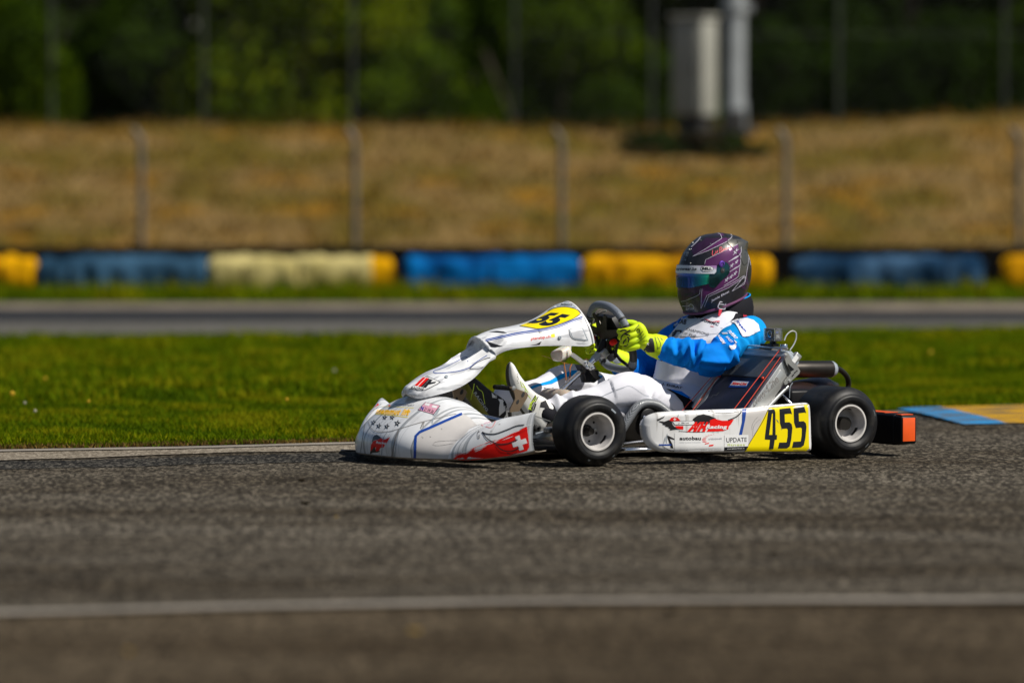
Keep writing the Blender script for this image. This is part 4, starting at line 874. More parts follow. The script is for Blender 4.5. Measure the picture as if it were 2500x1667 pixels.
mb.tube([ky(2, 1270, 1240, .40), ky(2, 1340, 1262, .42)], .008, M_alu, 10); mb.plate([ky(2, 1300, 1290, .405), ky(2, 1360, 1290, .405), ky(2, 1355, 1345, .405), ky(2, 1305, 1335, .405)], (0, 1, 0), .004, M_alu); mb.build("fairing_bracket", KART)
mb = MB(); mb.plate([ky(2, 1290, 1140, .36), ky(2, 1400, 1150, .36), ky(2, 1510, 1200, .40), ky(2, 1420, 1195, .38), ky(2, 1300, 1175, .36)], (0, 0, 1), .004, M_alu); mb.build("heel_guard", KART)
mb = MB(); mb.plate([ky(6, 60, 1090, .30), ky(6, 330, 940, .33), ky(6, 380, 1110, .36), ky(6, 60, 1190, .34)], (0, -1, 0), .02, M_gray); mb.build("brake_cover", KART)

# pedals
def pedal(lat, dx, name="pedal"):
    g = lambda x, y: ky(2, x, y, .165)
    P = [g(1108, 880), (g(1140, 872)), g(1165, 892), g(1270, 930), g(1283, 955), g(1270, 985), g(1215, 1075), g(1195, 1108), g(1110, 1118), g(1112, 1085), g(1160, 990), g(1150, 930)]
    P = [p+Vector((dx, lat-.165, 0)) for p in P]; mb = MB(); mb.plate(P, (0, 1, 0), .008, M_bronze)
    for (hx, hy, rx) in ((1232, 950, 19), (1180, 1020, 17)):
        q = []
        for i in range(14):
            a = 2*math.pi*i/14; q.append(g(hx+math.cos(a)*rx*.75+math.sin(a)*rx*.45, hy-math.sin(a)*rx*1.35+math.cos(a)*rx*.1)+Vector((dx, lat-.165+.0085, 0)))
        mb.plate(q, (0, 1, 0), .0006, M_rub)
    mb.lathe([(.008, 0), (.008, .004), (.003, .005), (.0001, .005)], M_alu, P[1]+Vector((0, .008, -.006)), (0, 1, 0), 14)
    bar = g(1135, 892)+Vector((dx, lat-.165, 0)); 
    for k in range(11): mb.lathe([(.0078, 0), (.0092, .003), (.0092, .007), (.0078, .01)], M_steel, bar-Vector((0, .010+.0105*k, 0)), (0, 1, 0), 14)
    mb.lathe([(.009, 0), (.009, .003), (.0001, .004)], M_steel, bar-Vector((0, .122, 0)), (0, -1, 0), 14)
    mb.tube([P[8]+Vector((0, .004, 0)), P[8]+Vector((-.01, .004, -.10))], .007, M_steel, 10)
    mb.build(name, KART)
pedal(.178, .008); pedal(-.09, .115)

# seat: carbon shell with a rolled silver rim
SS = [((.69, .058), (.728, .110), .238), ((.64, .045), (.700, .152), .243), ((.55, .032), (.662, .198), .245), ((.47, .027), (.622, .212), .246), ((.38, .026), (.572, .202), .246), ((.27, .028), (.522, .170), .243), ((.15, .035), (.44, .130), .232), ((.06, .07), (.33, .125), .215), ((.0, .15), (.24, .17), .20), ((-.04, .25), (.14, .26), .195), ((-.07, .34), (.06, .35), .19), ((-.08, .385), (-.0, .395), .17)]
def seat():
    n = 54; rows = []; rim = [[], []]
    for i in range(n+1):
        t = i/n; b = cr([Vector((s[0][0], 0, s[0][1])) for s in SS], t); r_ = cr([Vector((s[1][0], 0, s[1][1])) for s in SS], t); wd = cr([s[2] for s in SS], t); row = []
        for j in range(33):
            f = (j-16)/16; a = abs(f)
            if a < .5: q = a/.5; p = Vector((b.x, wd*.95*q, b.z)); e = max(0, q-.6)/.4; p = p+(r_-b)*(.10*e*e)
            else: q = (a-.5)/.5; p = b.lerp(r_, .10+.90*q); p.y = wd*(.95+.05*math.sin(q*math.pi/2))
            row.append(Vector((p.x, math.copysign(p.y, f), p.z)))
        rows.append(row); rim[0].append(row[0]); rim[1].append(row[-1])
    mb = MB(); mb.grid(rows, M_steel); mb = thicken(mb, .005)
    s = mb.build("seat", KART, 60)
    for rr in rim:
        mb = MB(); sg = 1 if rr[0].y > 0 else -1
        off = [Vector((0, sg*.004, -.008)) for p in rr]
        mb.tube([p+o for p, o in zip(rr, off)][:int(n*.78)], .017, M_carb, 14, flat=1.25); mb.build("rolled_edge", s)
    for sg in (1, -1):
        mb = MB(); c = Vector((.618, sg*.255, .150)); mb.lathe([(.034, 0), (.034, .005), (.031, .007), (.0001, .007)], M_plk, c, (0, sg, 0), 36)
        for dx in (.022, -.016): mb.lathe([(.0075, .007), (.0075, .014), (.003, .016), (.0001, .013)], M_chr, c+Vector((dx, 0, .002)), (0, sg, 0), 8)
        mb.build("mounting_washer", s)
seat()

# radiator, tilted back on the left of the seat
RS = Vector((-.646, 0, .763)); RN = Vector((.763, 0, .646)); RY = Vector((0, 1, 0)); RT = Vector((.214, 0, .393))
def rp(s, y, n): return RT+RS*s+RY*y+RN*n       # s: down from the top edge is negative
RM = Matrix((RS, RY, RN)).transposed()           # columns: local x = up the slope, y = lateral, z = outward
rad = empty("radiator"); rad.parent = KART
mb = MB(); mb.box(rp(-.215, .415, -.025), (.40, .30, .045), M_core, RM)
mb.box(rp(-.215, .415, -.051), (.41, .31, .004), M_steel, RM)
for k in range(46):
    mb.box(rp(-.02-.0024*k, .415, -.0022), (.0009, .292, .0010), M_gray if k % 2 else M_steel, RM)
mb.build("core", rad)
for y, nm in ((.576, "side_tank"), (.252, "side_tank")):
    mb = MB(); mb.box(rp(-.215, y, -.032), (.44, .018, .062), M_alu, RM, bev=.003); mb.box(rp(-.215, y+(.011 if y > .4 else -.011), -.032), (.30, .004, .036), M_alu, RM, bev=.0015); 
    o = mb.build(nm, rad)
    if y > .4:
        tb = o.data; b2 = MB(); b2.v = [v.co.copy() for v in tb.vertices]; b2.f = [list(p.vertices) for p in tb.polygons]; bvh_ = b2.bvh(); dm = MB()
        text(dm, bvh_, 5, "New-Line", [(1085, 770), (1310, 520), (1345, 590), (1100, 845)], M_scuff, .02, .0012); dm.build("embossed_name", o)
mb = MB(); mb.box(rp(-.004, .415, -.03), (.03, .35, .068), M_gray, RM, bev=.007); mb.box(rp(.018, .50, -.045), (.025, .12, .05), M_gray, RM, bev=.006); mb.box(rp(.012, .33, -.02), (.012, .15, .03), M_steel, RM, bev=.003); mb.tube([rp(.018, .30, .008), rp(.018, .58, .008)], .004, M_alu, 8)
mb.box(rp(.0335, .49, -.045), (.002, .035, .012), M_blue, RM); mb.build("top_tank", rad)
mb = MB(); c = rp(.018, .50, -.05); c = ky(8, 1140, 400, .50); mb.lathe([(.0125, -.02), (.0125, -.004), (.0135, -.004), (.0135, .010), (.012, .012), (.0001, .012)], M_chr, c, (0, .0, 1), 28); mb.build("filler_cap", rad)
mb = MB(); mb.tube(smoothpath([ky(8, 1145, 300, .50), ky(8, 1180, 220, .50), ky(8, 1250, 165, .50), ky(8, 1310, 185, .50), ky(8, 1315, 270, .50), ky(8, 1280, 360, .50), ky(8, 1225, 440, .50)], 30), .0026, M_clear, 10); mb.build("overflow_tube", rad)
mb = MB()
cur = []
for i in range(25):
    row = []
    for j in range(13):
        s_ = -.122-.31*i/24; y = .262+.305*j/12; row.append(rp(s_, y, .003+.005*math.sin(i*.55+j*.5)*min(1, i/6)+.004*noise.noise((i*.2, j*.3, 1))))
    cur.append(row)
mb.grid(cur, M_navy); mb = thicken(mb, .0015); cb_ = MB(); cb_.v = mb.v; cb_.f = mb.f; bvh_ = cb_.bvh()
poly(mb, bvh_, 5, [(895, 585), (1065, 592), (1030, 650), (858, 648)], M_blue, .0012, 4); poly(mb, bvh_, 5, [(905, 590), (1055, 596), (1030, 636), (872, 632)], M_sw, .0016, 4); text(mb, bvh_, 5, "New-Line", [(912, 598), (1045, 604), (1028, 630), (885, 626)], M_red, .06, .0022)
mb.tube([rp(-.122, .262, .005), rp(-.122, .568, .005)], .003, M_steel, 8); mb.build("curtain", rad, 50)
for a, b, y, n_ in (((862, 378), (402, 885), .235, 0), ((948, 350), (500, 885), .262, 0), ((1390, 318), (915, 850), .535, 0), ((1397, 402), (1005, 850), .572, 0)):
    A = ky(5, *a, y); B = ky(5, *b, y); e = B+(B-A).normalized()*.10
    def proj(p):
        d = (p-RT).dot(RN); return p if d > .007 else p+RN*(.007-d)
    mb = MB(); mb.tube([proj(A), proj(B), proj(e)], .0016, M_cord, 8); mb.build("elastic_cord", rad)
for (x, y, l) in ((785, 555, .262), (1222, 598, .555)):
    p = ky(5, x, y, l); mb = MB(); bm = bmesh.new(); bmesh.ops.create_uvsphere(bm, u_segments=12, v_segments=8, radius=.006); d = (p-RT).dot(RN); mb.bm(bm, M_cord, Matrix.Translation(p+RN*(max(0, .008-d)))); mb.build("cord_stop", rad)
mb = MB(); g = lambda x, y: ky(5, x, y, .592)
mb.plate([g(1385, 330), (g(1398, 312)), g(1420, 318), g(1445, 355), g(1462, 395), g(1500, 430), g(1538, 490), g(1530, 515), g(1500, 545), g(1460, 580), g(1440, 600), g(1395, 625), g(1385, 600), g(1420, 555), g(1450, 510), g(1430, 465), g(1405, 425), g(1392, 375)], (0, 1, 0), .004, M_alu)
mb.plate([ky(5, 1425, 420, .5972), ky(5, 1445, 440, .5972), ky(5, 1486, 478, .5972), ky(5, 1450, 497, .5972), ky(5, 1432, 462, .5972)], (0, 1, 0), .0006, M_plk)
for a, b in (((1498, 500), (1488, 515)), ((1480, 525), (1465, 545)), ((1515, 487), (1508, 496))): mb.tube([ky(5, *a, .5970), ky(5, *b, .5970)], .0022, M_plk, 6)
for c in ((1405, 342), (1440, 588)): mb.lathe([(.006, 0), (.006, .004), (.0001, .005)], M_alu, ky(5, *c, .596), (0, 1, 0), 12)
mb.build("support_bracket", rad)
mb = MB(); mb.tube([ky(5, 1425, 640, .575), ky(5, 1240, 828, .585), ky(5, 1200, 870, .585)], .0075, M_alu, 12); mb.tube([ky(5, 1360, 715, .54), ky(5, 1455, 802, .58), ky(5, 1500, 845, .58)], .006, M_chr, 12); mb.build("support_rod", rad)
mb = MB(); mb.box(ky(5, 1490, 385, .58)+Vector((0, 0, 0)), (.055, .02, .03), M_alu, Matrix.Rotation(R(50), 3, 'Y'), bev=.005); mb.box(ky(5, 1490, 385, .5915), (.036, .002, .018), M_sw, Matrix.Rotation(R(50), 3, 'Y')); mb.build("thermostat_box", rad)
P = smoothpath([ky(5, 775, 505, .225), ky(5, 740, 530, .225), ky(5, 680, 610, .225), ky(5, 610, 710, .225), ky(5, 560, 780, .225), ky(5, 520, 850, .22)], 90)
mb = MB(); mb.tube(P, [.0115+.0016*math.sin(i*2.1) for i in range(91)], M_alu, 14); mb.build("ribbed_hose", rad, 180)

# exhaust, engine
ex = empty("exhaust"); ex.parent = KART
a = ky(5, 1530, 476, .10); b = ky(5, 1850, 474, .10); d = (b-a).normalized(); r0 = .0325
mb = MB(); L = (b-a).length
mb.lathe([(.012, -.30), (.02, -.2), (r0, -.16), (r0, L-.008), (r0-.002, L), (r0-.009, L+.012), (.012, L+.02), (.0001, L+.02)], M_steel, a, d, 36, mats=[M_heat, M_steel, M_steel, M_gray, M_gray, M_steel, M_steel]); mb.build("silencer", ex, 50)
mb = MB(); mb.tube(smoothpath([b+d*.005+Vector((0, 0, -.006)), ky(5, 1900, 470, .08), ky(5, 1960, 510, .07), ky(5, 1995, 560, .06), ky(5, 2005, 620, .05), ky(5, 1990, 680, .05), ky(5, 1970, 740, .05)], 30), .0105, M_steel, 14)
mb.build("tail_pipe", ex, 60)
a = ky(5, 1380, 700, .12); b = ky(5, 1850, 640, .0)
d = (b-a).normalized(); L = (b-a).length; mb = MB(); mb.lathe([(.02, -.12), (.036, 0), (.042, .10), (.044, L*.6), (.040, L*.85), (.022, L), (.012, L+.03)], M_heat, a, d, 36); mb.build("expansion_chamber", ex, 60)
mb = MB(); mb.box((.10, -.33, .15), (.16, .16, .18), M_alu, bev=.01)
for k in range(6): mb.box((.10, -.33, .25+.012*k), (.12, .13, .004), M_steel)
mb.lathe([(.05, 0), (.05, .03), (.0001, .03)], M_steel, (.10, -.25, .15), (0, 1, 0), 24); mb.tube([(.1, -.25, .12), (-.02, .05, .12), (-.12, .12, .19)], .02, M_heat, 12); mb.build("engine", KART)
mb = MB(); mb.box((.0, .50, .13), (.10, .06, .10), M_steel, bev=.008); mb.box((.02, .50, .20), (.05, .04, .05), M_bronze, bev=.004); mb.box((-.02, .30, .20), (.12, .10, .08), M_plk, bev=.01); mb.tube(smoothpath([ky(5, 1470, 605, .35), ky(5, 1445, 650, .35), ky(5, 1440, 750, .35)], 10), .002, M_gray, 6); mb.build("water_pump", KART)
mb = MB(); mb.box((.30, -.42, .20), (.28, .12, .14), M_plk, bev=.02); mb.build("airbox", KART)

# steering column, tank, bottle, panel support
mb = MB(); A = ky(3, 330, 1390, 0); B = ky(3, 985, 765, 0); mb.tube([A, A.lerp(B, .5), B], .0105, M_chr, 16); mb.tube([A.lerp(B, .88), A.lerp(B, .99)], .0135, M_gray, 14)
U = ky(3, 1015, 760, 0); mb.box(U, (.03, .05, .03), M_alu, Matrix.Rotation(R(40), 3, 'Y'), bev=.004); mb.plate([ky(3, 1065, 590, .02), ky(3, 1100, 570, .02), ky(3, 1150, 630, .02), ky(3, 1170, 700, .02), ky(3, 1150, 760, .02), ky(3, 1110, 770, .02), ky(3, 1080, 700, .02)], (0, 1, 0), .006, M_steel)
for c in ((1080, 590), (1140, 700)): mb.lathe([(.005, 0), (.005, .006), (.0001, .006)], M_chr, ky(3, *c, .028), (0, 1, 0), 10)
mb.build("steering_column", KART)
mb = MB(); g = lambda x, y, l=.045: ky(3, x, y, l)
mb.plate([g(600, 790), g(625, 755), g(760, 855), g(730, 900)], (0, 1, 0), .012, M_alu); mb.plate([g(725, 870), g(760, 848), g(800, 850), g(900, 920), g(890, 970), g(850, 985), g(770, 925)], (0, 1, 0), .008, M_alu); mb.plate([g(840, 960), g(905, 980), g(965, 1090), g(930, 1110), g(850, 1010)], (0, 1, 0), .006, M_steel)
for c in ((788, 885), (880, 945), (808, 940)): mb.lathe([(.0075, .008), (.0075, .013), (.003, .015), (.0001, .013)], M_chr, g(*c), (0, 1, 0), 12)

mb.tube([g(700, 850), g(790, 885)], .006, M_alu, 8); mb.build("panel_support", KART)
mb = MB(); mb.plate([ky(3, 655, 905, -.02), ky(3, 760, 910, -.02), ky(3, 850, 1000, -.02), ky(3, 930, 1075, -.02), ky(3, 840, 1140, -.02), ky(3, 740, 1120, -.02), ky(3, 720, 1030, -.02), ky(3, 690, 980, -.02)], (0, 1, 0), .04, M_plk)
mb.lathe([(.022, -.02), (.022, .012), (.018, .016), (.0001, .016)], M_plk, ky(3, 820, 1070, 0), (0, 0, 1), 24); mb.box(ky(3, 850, 1010, -.01), (.05, .06, .02), M_plk, bev=.004); mb.build("brake_master_cylinder", KART)
def blob(c, size, m, M=None, bev=.02): mbx = MB(); bm = bmesh.new(); bmesh.ops.create_cube(bm, size=1); bmesh.ops.scale(bm, vec=size, verts=bm.verts); bmesh.ops.bevel(bm, geom=bm.edges[:], offset=bev, segments=5, affect='EDGES', profile=.5); mbx.bm(bm, m, Matrix.Translation(c) @ (M.to_4x4() if M else Matrix())); return mbx
mb = blob(Vector((.815, 0, .135)), (.21, .19, .20), M_tank, Matrix.Rotation(R(-18), 3, 'Y'), .035)
mb.lathe([(.018, 0), (.018, .014), (.0001, .014)], M_rub, Vector((.79, 0, .235)), (0, 0, 1), 20); mb.build("fuel_tank", KART, 60)
mb = MB()
for P in ([(545, 1110), (540, 1020), (525, 950), (520, 880)], [(590, 1110), (600, 1020), (595, 960), (620, 900)], [(965, 1070), (940, 990), (910, 920), (850, 850), (790, 838)]): mb = MB(); mb.tube(smoothpath([ky(3, x, y, -.03) for x, y in P], 16), .0026, M_copper, 8); mb.build('fuel_hose', KART)
mb = MB()
mb.tube(smoothpath([ky(3, x, y, -.03) for x, y in ((580, 900), (430, 860), (300, 810), (225, 790))], 12), .0007, M_copper, 5); mb.build("wire", KART)
c = (ky(3, 405, 745, 0)+ky(3, 560, 790, 0))/2
mb = blob(c, (.070, .06, .042), M_bot, Matrix.Rotation(R(24), 3, 'Y'), .016); 
mb.lathe([(.012, 0), (.012, .014), (.0001, .014)], M_bot, c+Vector((-.03, 0, .016)), (0, 0, 1), 16)
mb.tube([Vector((c.x-.010+.003*math.cos(a), c.y+.033*math.cos(a), c.z-.003+.026*math.sin(a))) for a in [2*math.pi*i/24 for i in range(24)]], .0016, M_rub, 6, closed=True); mb.build("catch_bottle", KART, 60)

# steering wheel
SWN = Vector((-math.cos(R(18)), 0, math.sin(R(18)))); SWU = Vector((math.sin(R(18)), 0, math.cos(R(18)))); SWC = ky(3, 1140, 560, 0); SWR = R(-4)
def sw(a, b_, n=0):        # a lateral (near +), b up in the wheel plane
    a2 = a*math.cos(SWR)-b_*math.sin(SWR); b2 = a*math.sin(SWR)+b_*math.cos(SWR)
    return SWC+RY*a2+SWU*b2+SWN*n
SWP = [(0, .132), (.048, .127), (.092, .104), (.121, .062), (.131, .01), (.128, -.045), (.112, -.09), (.078, -.118), (.03, -.124), (-.03, -.124), (-.078, -.118), (-.112, -.09), (-.128, -.045), (-.131, .01), (-.121, .062), (-.092, .104), (-.048, .127)]
N_ = 96; rimp = [cr([Vector((a, b, 0)) for a, b in SWP+[SWP[0]]], i/N_) for i in range(N_)]
swo = empty("steering_wheel"); swo.parent = KART
mb = MB(); mb.tube([sw(p.x, p.y) for p in rimp], .0148, M_grip, 16, closed=True)
mi = mb.mi(M_rub)
for q, f in enumerate(mb.f):
    i = (q//16) % N_; p = rimp[i]
    if -.075 < p.y < .068: mb.m[q] = mi
mb.build("grip", swo, 180)
for i in (14, N_-15, 36, N_-37):
    mb = MB(); p = rimp[i]; t = (rimp[i+1]-rimp[i-1]).normalized(); ax = (sw(p.x+t.x, p.y+t.y)-sw(p.x, p.y)).normalized(); mb.lathe([(.0160, -.004), (.0165, -.003), (.0165, .003), (.0160, .004)], M_rub, sw(p.x, p.y), ax, 20); mb.build("grip_seam", swo)
mb = MB(); 
mb.plate([sw(a, b, -.03) for a, b in ((-.03, -.03), (.03, -.03), (.035, .01), (.112, .035), (.115, .055), (.03, .045), (.05, .10), (.035, .108), (0, .06), (-.035, .108), (-.05, .10), (-.03, .045), (-.115, .055), (-.112, .035), (-.035, .01))], SWN, .004, M_steel)
for s_ in (1, -1): mb.tube([sw(s_*.10, .045, -.028), sw(s_*.125, .05, -.004)], .006, M_alu, 8); mb.tube([sw(s_*.02, -.02, -.028), sw(s_*.06, -.075, -.02), sw(s_*.085, -.105, -.003)], .0065, M_plk, 8)
mb.tube([ky(3, 985, 765, 0), sw(0, 0, -.03)], .016, M_plk, 16); mb.build("spokes", swo)
mb = MB(); mb.tube(smoothpath([ky(3, 905, 370, -.05), ky(3, 935, 290, -.04), ky(3, 990, 230, -.02), ky(3, 1070, 203, 0)], 16), .0055, M_alu, 10, flat=.5); mb.build("spoke_plate", swo)
mb = MB(); mb.plate([sw(a, b, -.010) for a, b in ((-.068, -.01), (.068, -.01), (.075, .05), (.05, .088), (-.05, .088), (-.075, .05))], SWN, .022, M_plk)
mb.plate([sw(a, b, .0125) for a, b in ((-.045, .01), (.045, .01), (.045, .06), (-.045, .06))], SWN, .001, M_gray); mb.tube([sw(-.02, .03, -.0115), sw(-.02, .06, -.0115)], .004, M_gray, 8); mb.lathe([(.013, 0), (.013, .003), (.009, .003), (.009, 0)], M_scuff, sw(-.03, .01, -.011), -SWN, 20); mb.build("lap_display", swo)
for s_ in (1, -1): mb = MB(); mb.lathe([(.010, 0), (.0115, .004), (.0115, .018), (.008, .024), (.0001, .024)], M_red, sw(s_*.075, .005, -.03), (-SWN), 20); mb.tube([sw(s_*.075, .005, -.02), sw(s_*.05, -.06, -.035)], .006, M_plk, 8); mb.build("toggle_button", swo)

# action camera clamped on the radiator: a thing of its own
gc = empty("action_camera"); p0 = ky(8, 985, 215, .475); gw = OK_+FW*p0.x+LF*p0.y; gc.location = (gw.x, gw.y, p0.z); gc.rotation_euler = (0, 0, math.pi+TH+R(6))
tag(gc, "small black action camera in a clear box clamped on top of the kart's radiator", "camera")
M_case = mat("clear_case", (.75, .78, .8), .06, Transmission_Weight=.85, IOR=1.3)
mb = MB(); mb.box((0, 0, 0), (.030, .052, .040), M_plk, bev=.004); mb.box((.0155, -.008, .002), (.002, .020, .022), M_gray, bev=.0008); mb.box((0, .0265, -.006), (.016, .001, .012), M_alu); mb.box((.002, .0265, .010), (.010, .001, .006), M_blue); mb.build("body", gc)
mb = MB(); mb.lathe([(.012, 0), (.0125, .006), (.010, .007), (.007, .005), (.0001, .006)], M_plk, (.016, .008, .003), (1, 0, 0), 28, mats=[M_plk, M_chr, M_plk, mat("lens_glass", (.01, .02, .06), .05, coat=1)]); mb.build("lens", gc)
mb = MB(); mb.box((0, 0, 0), (.037, .060, .049), M_case, bev=.006)
for y in (-.0305, .0305): mb.tube([(.018, y, -.022), (.018, y, .022), (-.018, y, .022), (-.018, y, -.022)], .0016, M_chr, 8, closed=True)
mb.build("clear_case", gc)
mb = MB(); mb.box((0, 0, -.029), (.016, .016, .012), M_plk, bev=.002); mb.box((0, 0, -.039), (.03, .035, .010), M_plk, bev=.003); mb.tube([(0, -.016, -.030), (0, .016, -.030)], .004, M_plk, 10); mb.tube([(.0, -.0, -.040), (.01, -.06, -.040)], .004, M_plk, 8); mb.build("clamp", gc)
# ============================================================ the driver
def remeshed(mb, vox, it=6):
    me = bpy.data.meshes.new("tmp"); me.from_pydata([tuple(p) for p in mb.v], [], mb.f); me.update()
    o = bpy.data.objects.new("tmp", me); COL.objects.link(o)
    r_ = o.modifiers.new("r", 'REMESH'); r_.mode = 'VOXEL'; r_.voxel_size = vox
    s_ = o.modifiers.new("s", 'SMOOTH'); s_.factor = .5; s_.iterations = it
    dg = bpy.context.evaluated_depsgraph_get(); dg.update(); m2 = bpy.data.meshes.new_from_object(o.evaluated_get(dg))
    nv = len(m2.vertices); V = np.empty(nv*3); m2.vertices.foreach_get("co", V); V = V.reshape(-1, 3); N = np.empty(nv*3); m2.vertices.foreach_get("normal", N); N = N.reshape(-1, 3)
    F = [list(p.vertices) for p in m2.polygons]
    bpy.data.objects.remove(o); bpy.data.meshes.remove(me); bpy.data.meshes.remove(m2); return V, N, F
def limb(mb, pts, rads, n=18, sub=10, flat=None):
    P = [Vector(p) for p in pts]; N = (len(P)-1)*sub; Q = [cr(P, i/N) for i in range(N+1)]; Rr = [cr(list(map(float, rads)), i/N) for i in range(N+1)]
    t0 = (Q[0]-Q[1]).normalized(); t1 = (Q[-1]-Q[-2]).normalized(); k = 4
    Q = [Q[0]+t0*Rr[0]*.8*math.sin(math.pi/2*j/k) for j in range(k, 0, -1)]+Q+[Q[-1]+t1*Rr[-1]*.8*math.sin(math.pi/2*j/k) for j in range(1, k+1)]
    Rr = [Rr[0]*max(.15, math.cos(math.pi/2*j/k)) for j in range(k, 0, -1)]+Rr+[Rr[-1]*max(.15, math.cos(math.pi/2*j/k)) for j in range(1, k+1)]
    mb.tube(Q, Rr, None, n, flat=flat)
def ell(mb, c, r_, M=None):
    bm = bmesh.new(); bmesh.ops.create_uvsphere(bm, u_segments=24, v_segments=16, radius=1); bmesh.ops.scale(bm, vec=r_, verts=bm.verts); mb.bm(bm, None, Matrix.Translation(c) @ (M.to_4x4() if M else Matrix()))
def loft_y(mb, st):       # stations (centre, half depth, half width), section plane perpendicular to the path in xz
    rows = []; n = 36; N = (len(st)-1)*6
    for i in range(N+1):
        t = i/N; c = cr([Vector((*s[0],)) for s in st], t); a = cr([float(s[1]) for s in st], t); b = cr([float(s[2]) for s in st], t)
        c2 = cr([Vector((*s[0],)) for s in st], min(1, t+.02)); c1 = cr([Vector((*s[0],)) for s in st], max(0, t-.02)); d = (c2-c1).normalized(); f = Vector((d.z, 0, -d.x))
        rows.append([c+f*(math.copysign(abs(math.cos(q))**.85, math.cos(q))*a)+Vector((0, 1, 0))*(math.copysign(abs(math.sin(q))**.85, math.sin(q))*b) for q in [2*math.pi*j/n for j in range(n)]])
    k = mb.grid(rows, None, closed=True); mb.f.append([k+j for j in range(n)]); mb.m.append(0); mb.f.append([k+N*n+j for j in range(n)][::-1]); mb.m.append(0)

def cloth(name, c, **k): return mat(name, c, .78, spec=.12, bump=(170, .22, .0015), **k)
C_white = cloth("suit_white", (.72, .72, .78)); C_blue = cloth("suit_blue", (.001, .17, .70), var=(7, .3), col2=(.001, .24, .80)); C_cyan = cloth("suit_cyan", (.002, .32, .82), var=(9, .25)); C_deep = cloth("suit_deep_blue", (.001, .06, .42)); C_blk = cloth("suit_black", (.012, .012, .016)); C_shade = cloth("suit_white_shaded", (.56, .62, .74))  # last cloth is the suit white with bluish shade in its colour
SH = {1: Vector((.112, .175, .452)), -1: Vector((.125, -.172, .455))}; EL = {1: Vector((.352, .292, .366)), -1: Vector((.365, -.25, .300))}; WR = {1: ky(3, 1800, 705, .185), -1: ky(3, 1330, 900, -.15)}
HP = {1: Vector((.27, .105, .125)), -1: Vector((.27, -.105, .125))}; KN = {1: Vector((.652, .168, .243)), -1: Vector((.705, -.17, .258))}; AN = {1: Vector((.952, .110, .180)), -1: Vector((1.040, -.13, .205))}
mb = MB(); mb.mats = [None]
loft_y(mb, [((.25, 0, .07), .10, .14), ((.235, 0, .13), .125, .165), ((.245, 0, .20), .160, .160), ((.235, 0, .28), .158, .160), ((.198, 0, .36), .148, .168), ((.160, 0, .43), .125, .172), ((.132, 0, .485), .098, .150), ((.116, 0, .530), .070, .100), ((.115, 0, .575), .055, .062)])
for s_ in (1, -1):
    a, e, w_ = SH[s_], EL[s_], WR[s_]
    limb(mb, [a+Vector((-.01, -s_*.05, .0)), a, a.lerp(e, .5)+Vector((0, s_*.012, .006)), e, e.lerp(w_, .5), w_], [.062, .068, .062, .060, .055, .044], 24)
    h, k, n_ = HP[s_], KN[s_], AN[s_]
    limb(mb, [h+Vector((-.04, 0, .01)), h.lerp(k, .3)+Vector((0, 0, .012)), h.lerp(k, .7)+Vector((0, 0, .006)), k, k.lerp(n_, .4)+Vector((0, 0, -.014)), k.lerp(n_, .8), n_], [.092, .088, .076, .071, .064, .048, .040], 26)
V, N, F = remeshed(mb, .0058, 8)
def seg(p, a, b): d = b-a; t = max(0, min(1, (p-a).dot(d)/d.length_squared)); return t, (p-(a+d*t))
bones = []
for s_ in (1, -1): bones += [("ua", s_, SH[s_], EL[s_], .066), ("fa", s_, EL[s_], WR[s_], .055), ("th", s_, HP[s_], KN[s_], .082), ("sh", s_, KN[s_], AN[s_], .055)]
reg = []; V2 = V.copy()
FOLDS = [(.22, .05, .008, 0.3, 1.0), (.42, -.06, .009, -.2, .9), (.60, .09, .011, .5, 1.1), (.76, -.05, .013, 0, 1.0), (.90, .11, .015, .4, 1.0), (1.02, -.08, .014, -.5, .9), (1.16, .12, .016, .2, 1.1), (1.32, -.07, .015, .1, 1.0), (1.47, .10, .015, .5, .9), (1.62, -.05, .012, -.1, 1.0), (1.78, .08, .009, .3, 1.0), (.95, .0, .012, -2.2, .9), (1.3, .1, .010, 2.3, .9), (.5, .1, .009, 2.3, .9)]
LFOLDS = [(.12, .05, .006, .3, 1.1), (.82, .10, .008, -.8, .8), (.93, -.06, .012, -.9, .9), (1.05, .09, .013, -1.0, .8), (1.18, -.05, .009, -.6, .9), (.98, .0, .005, 1.0, .7), (1.62, .06, .006, .2, 1.0), (1.75, -.05, .008, .4, 1.2), (1.85, .04, .009, .2, 1.2), (1.93, -.03, .008, .5, 1.4)]
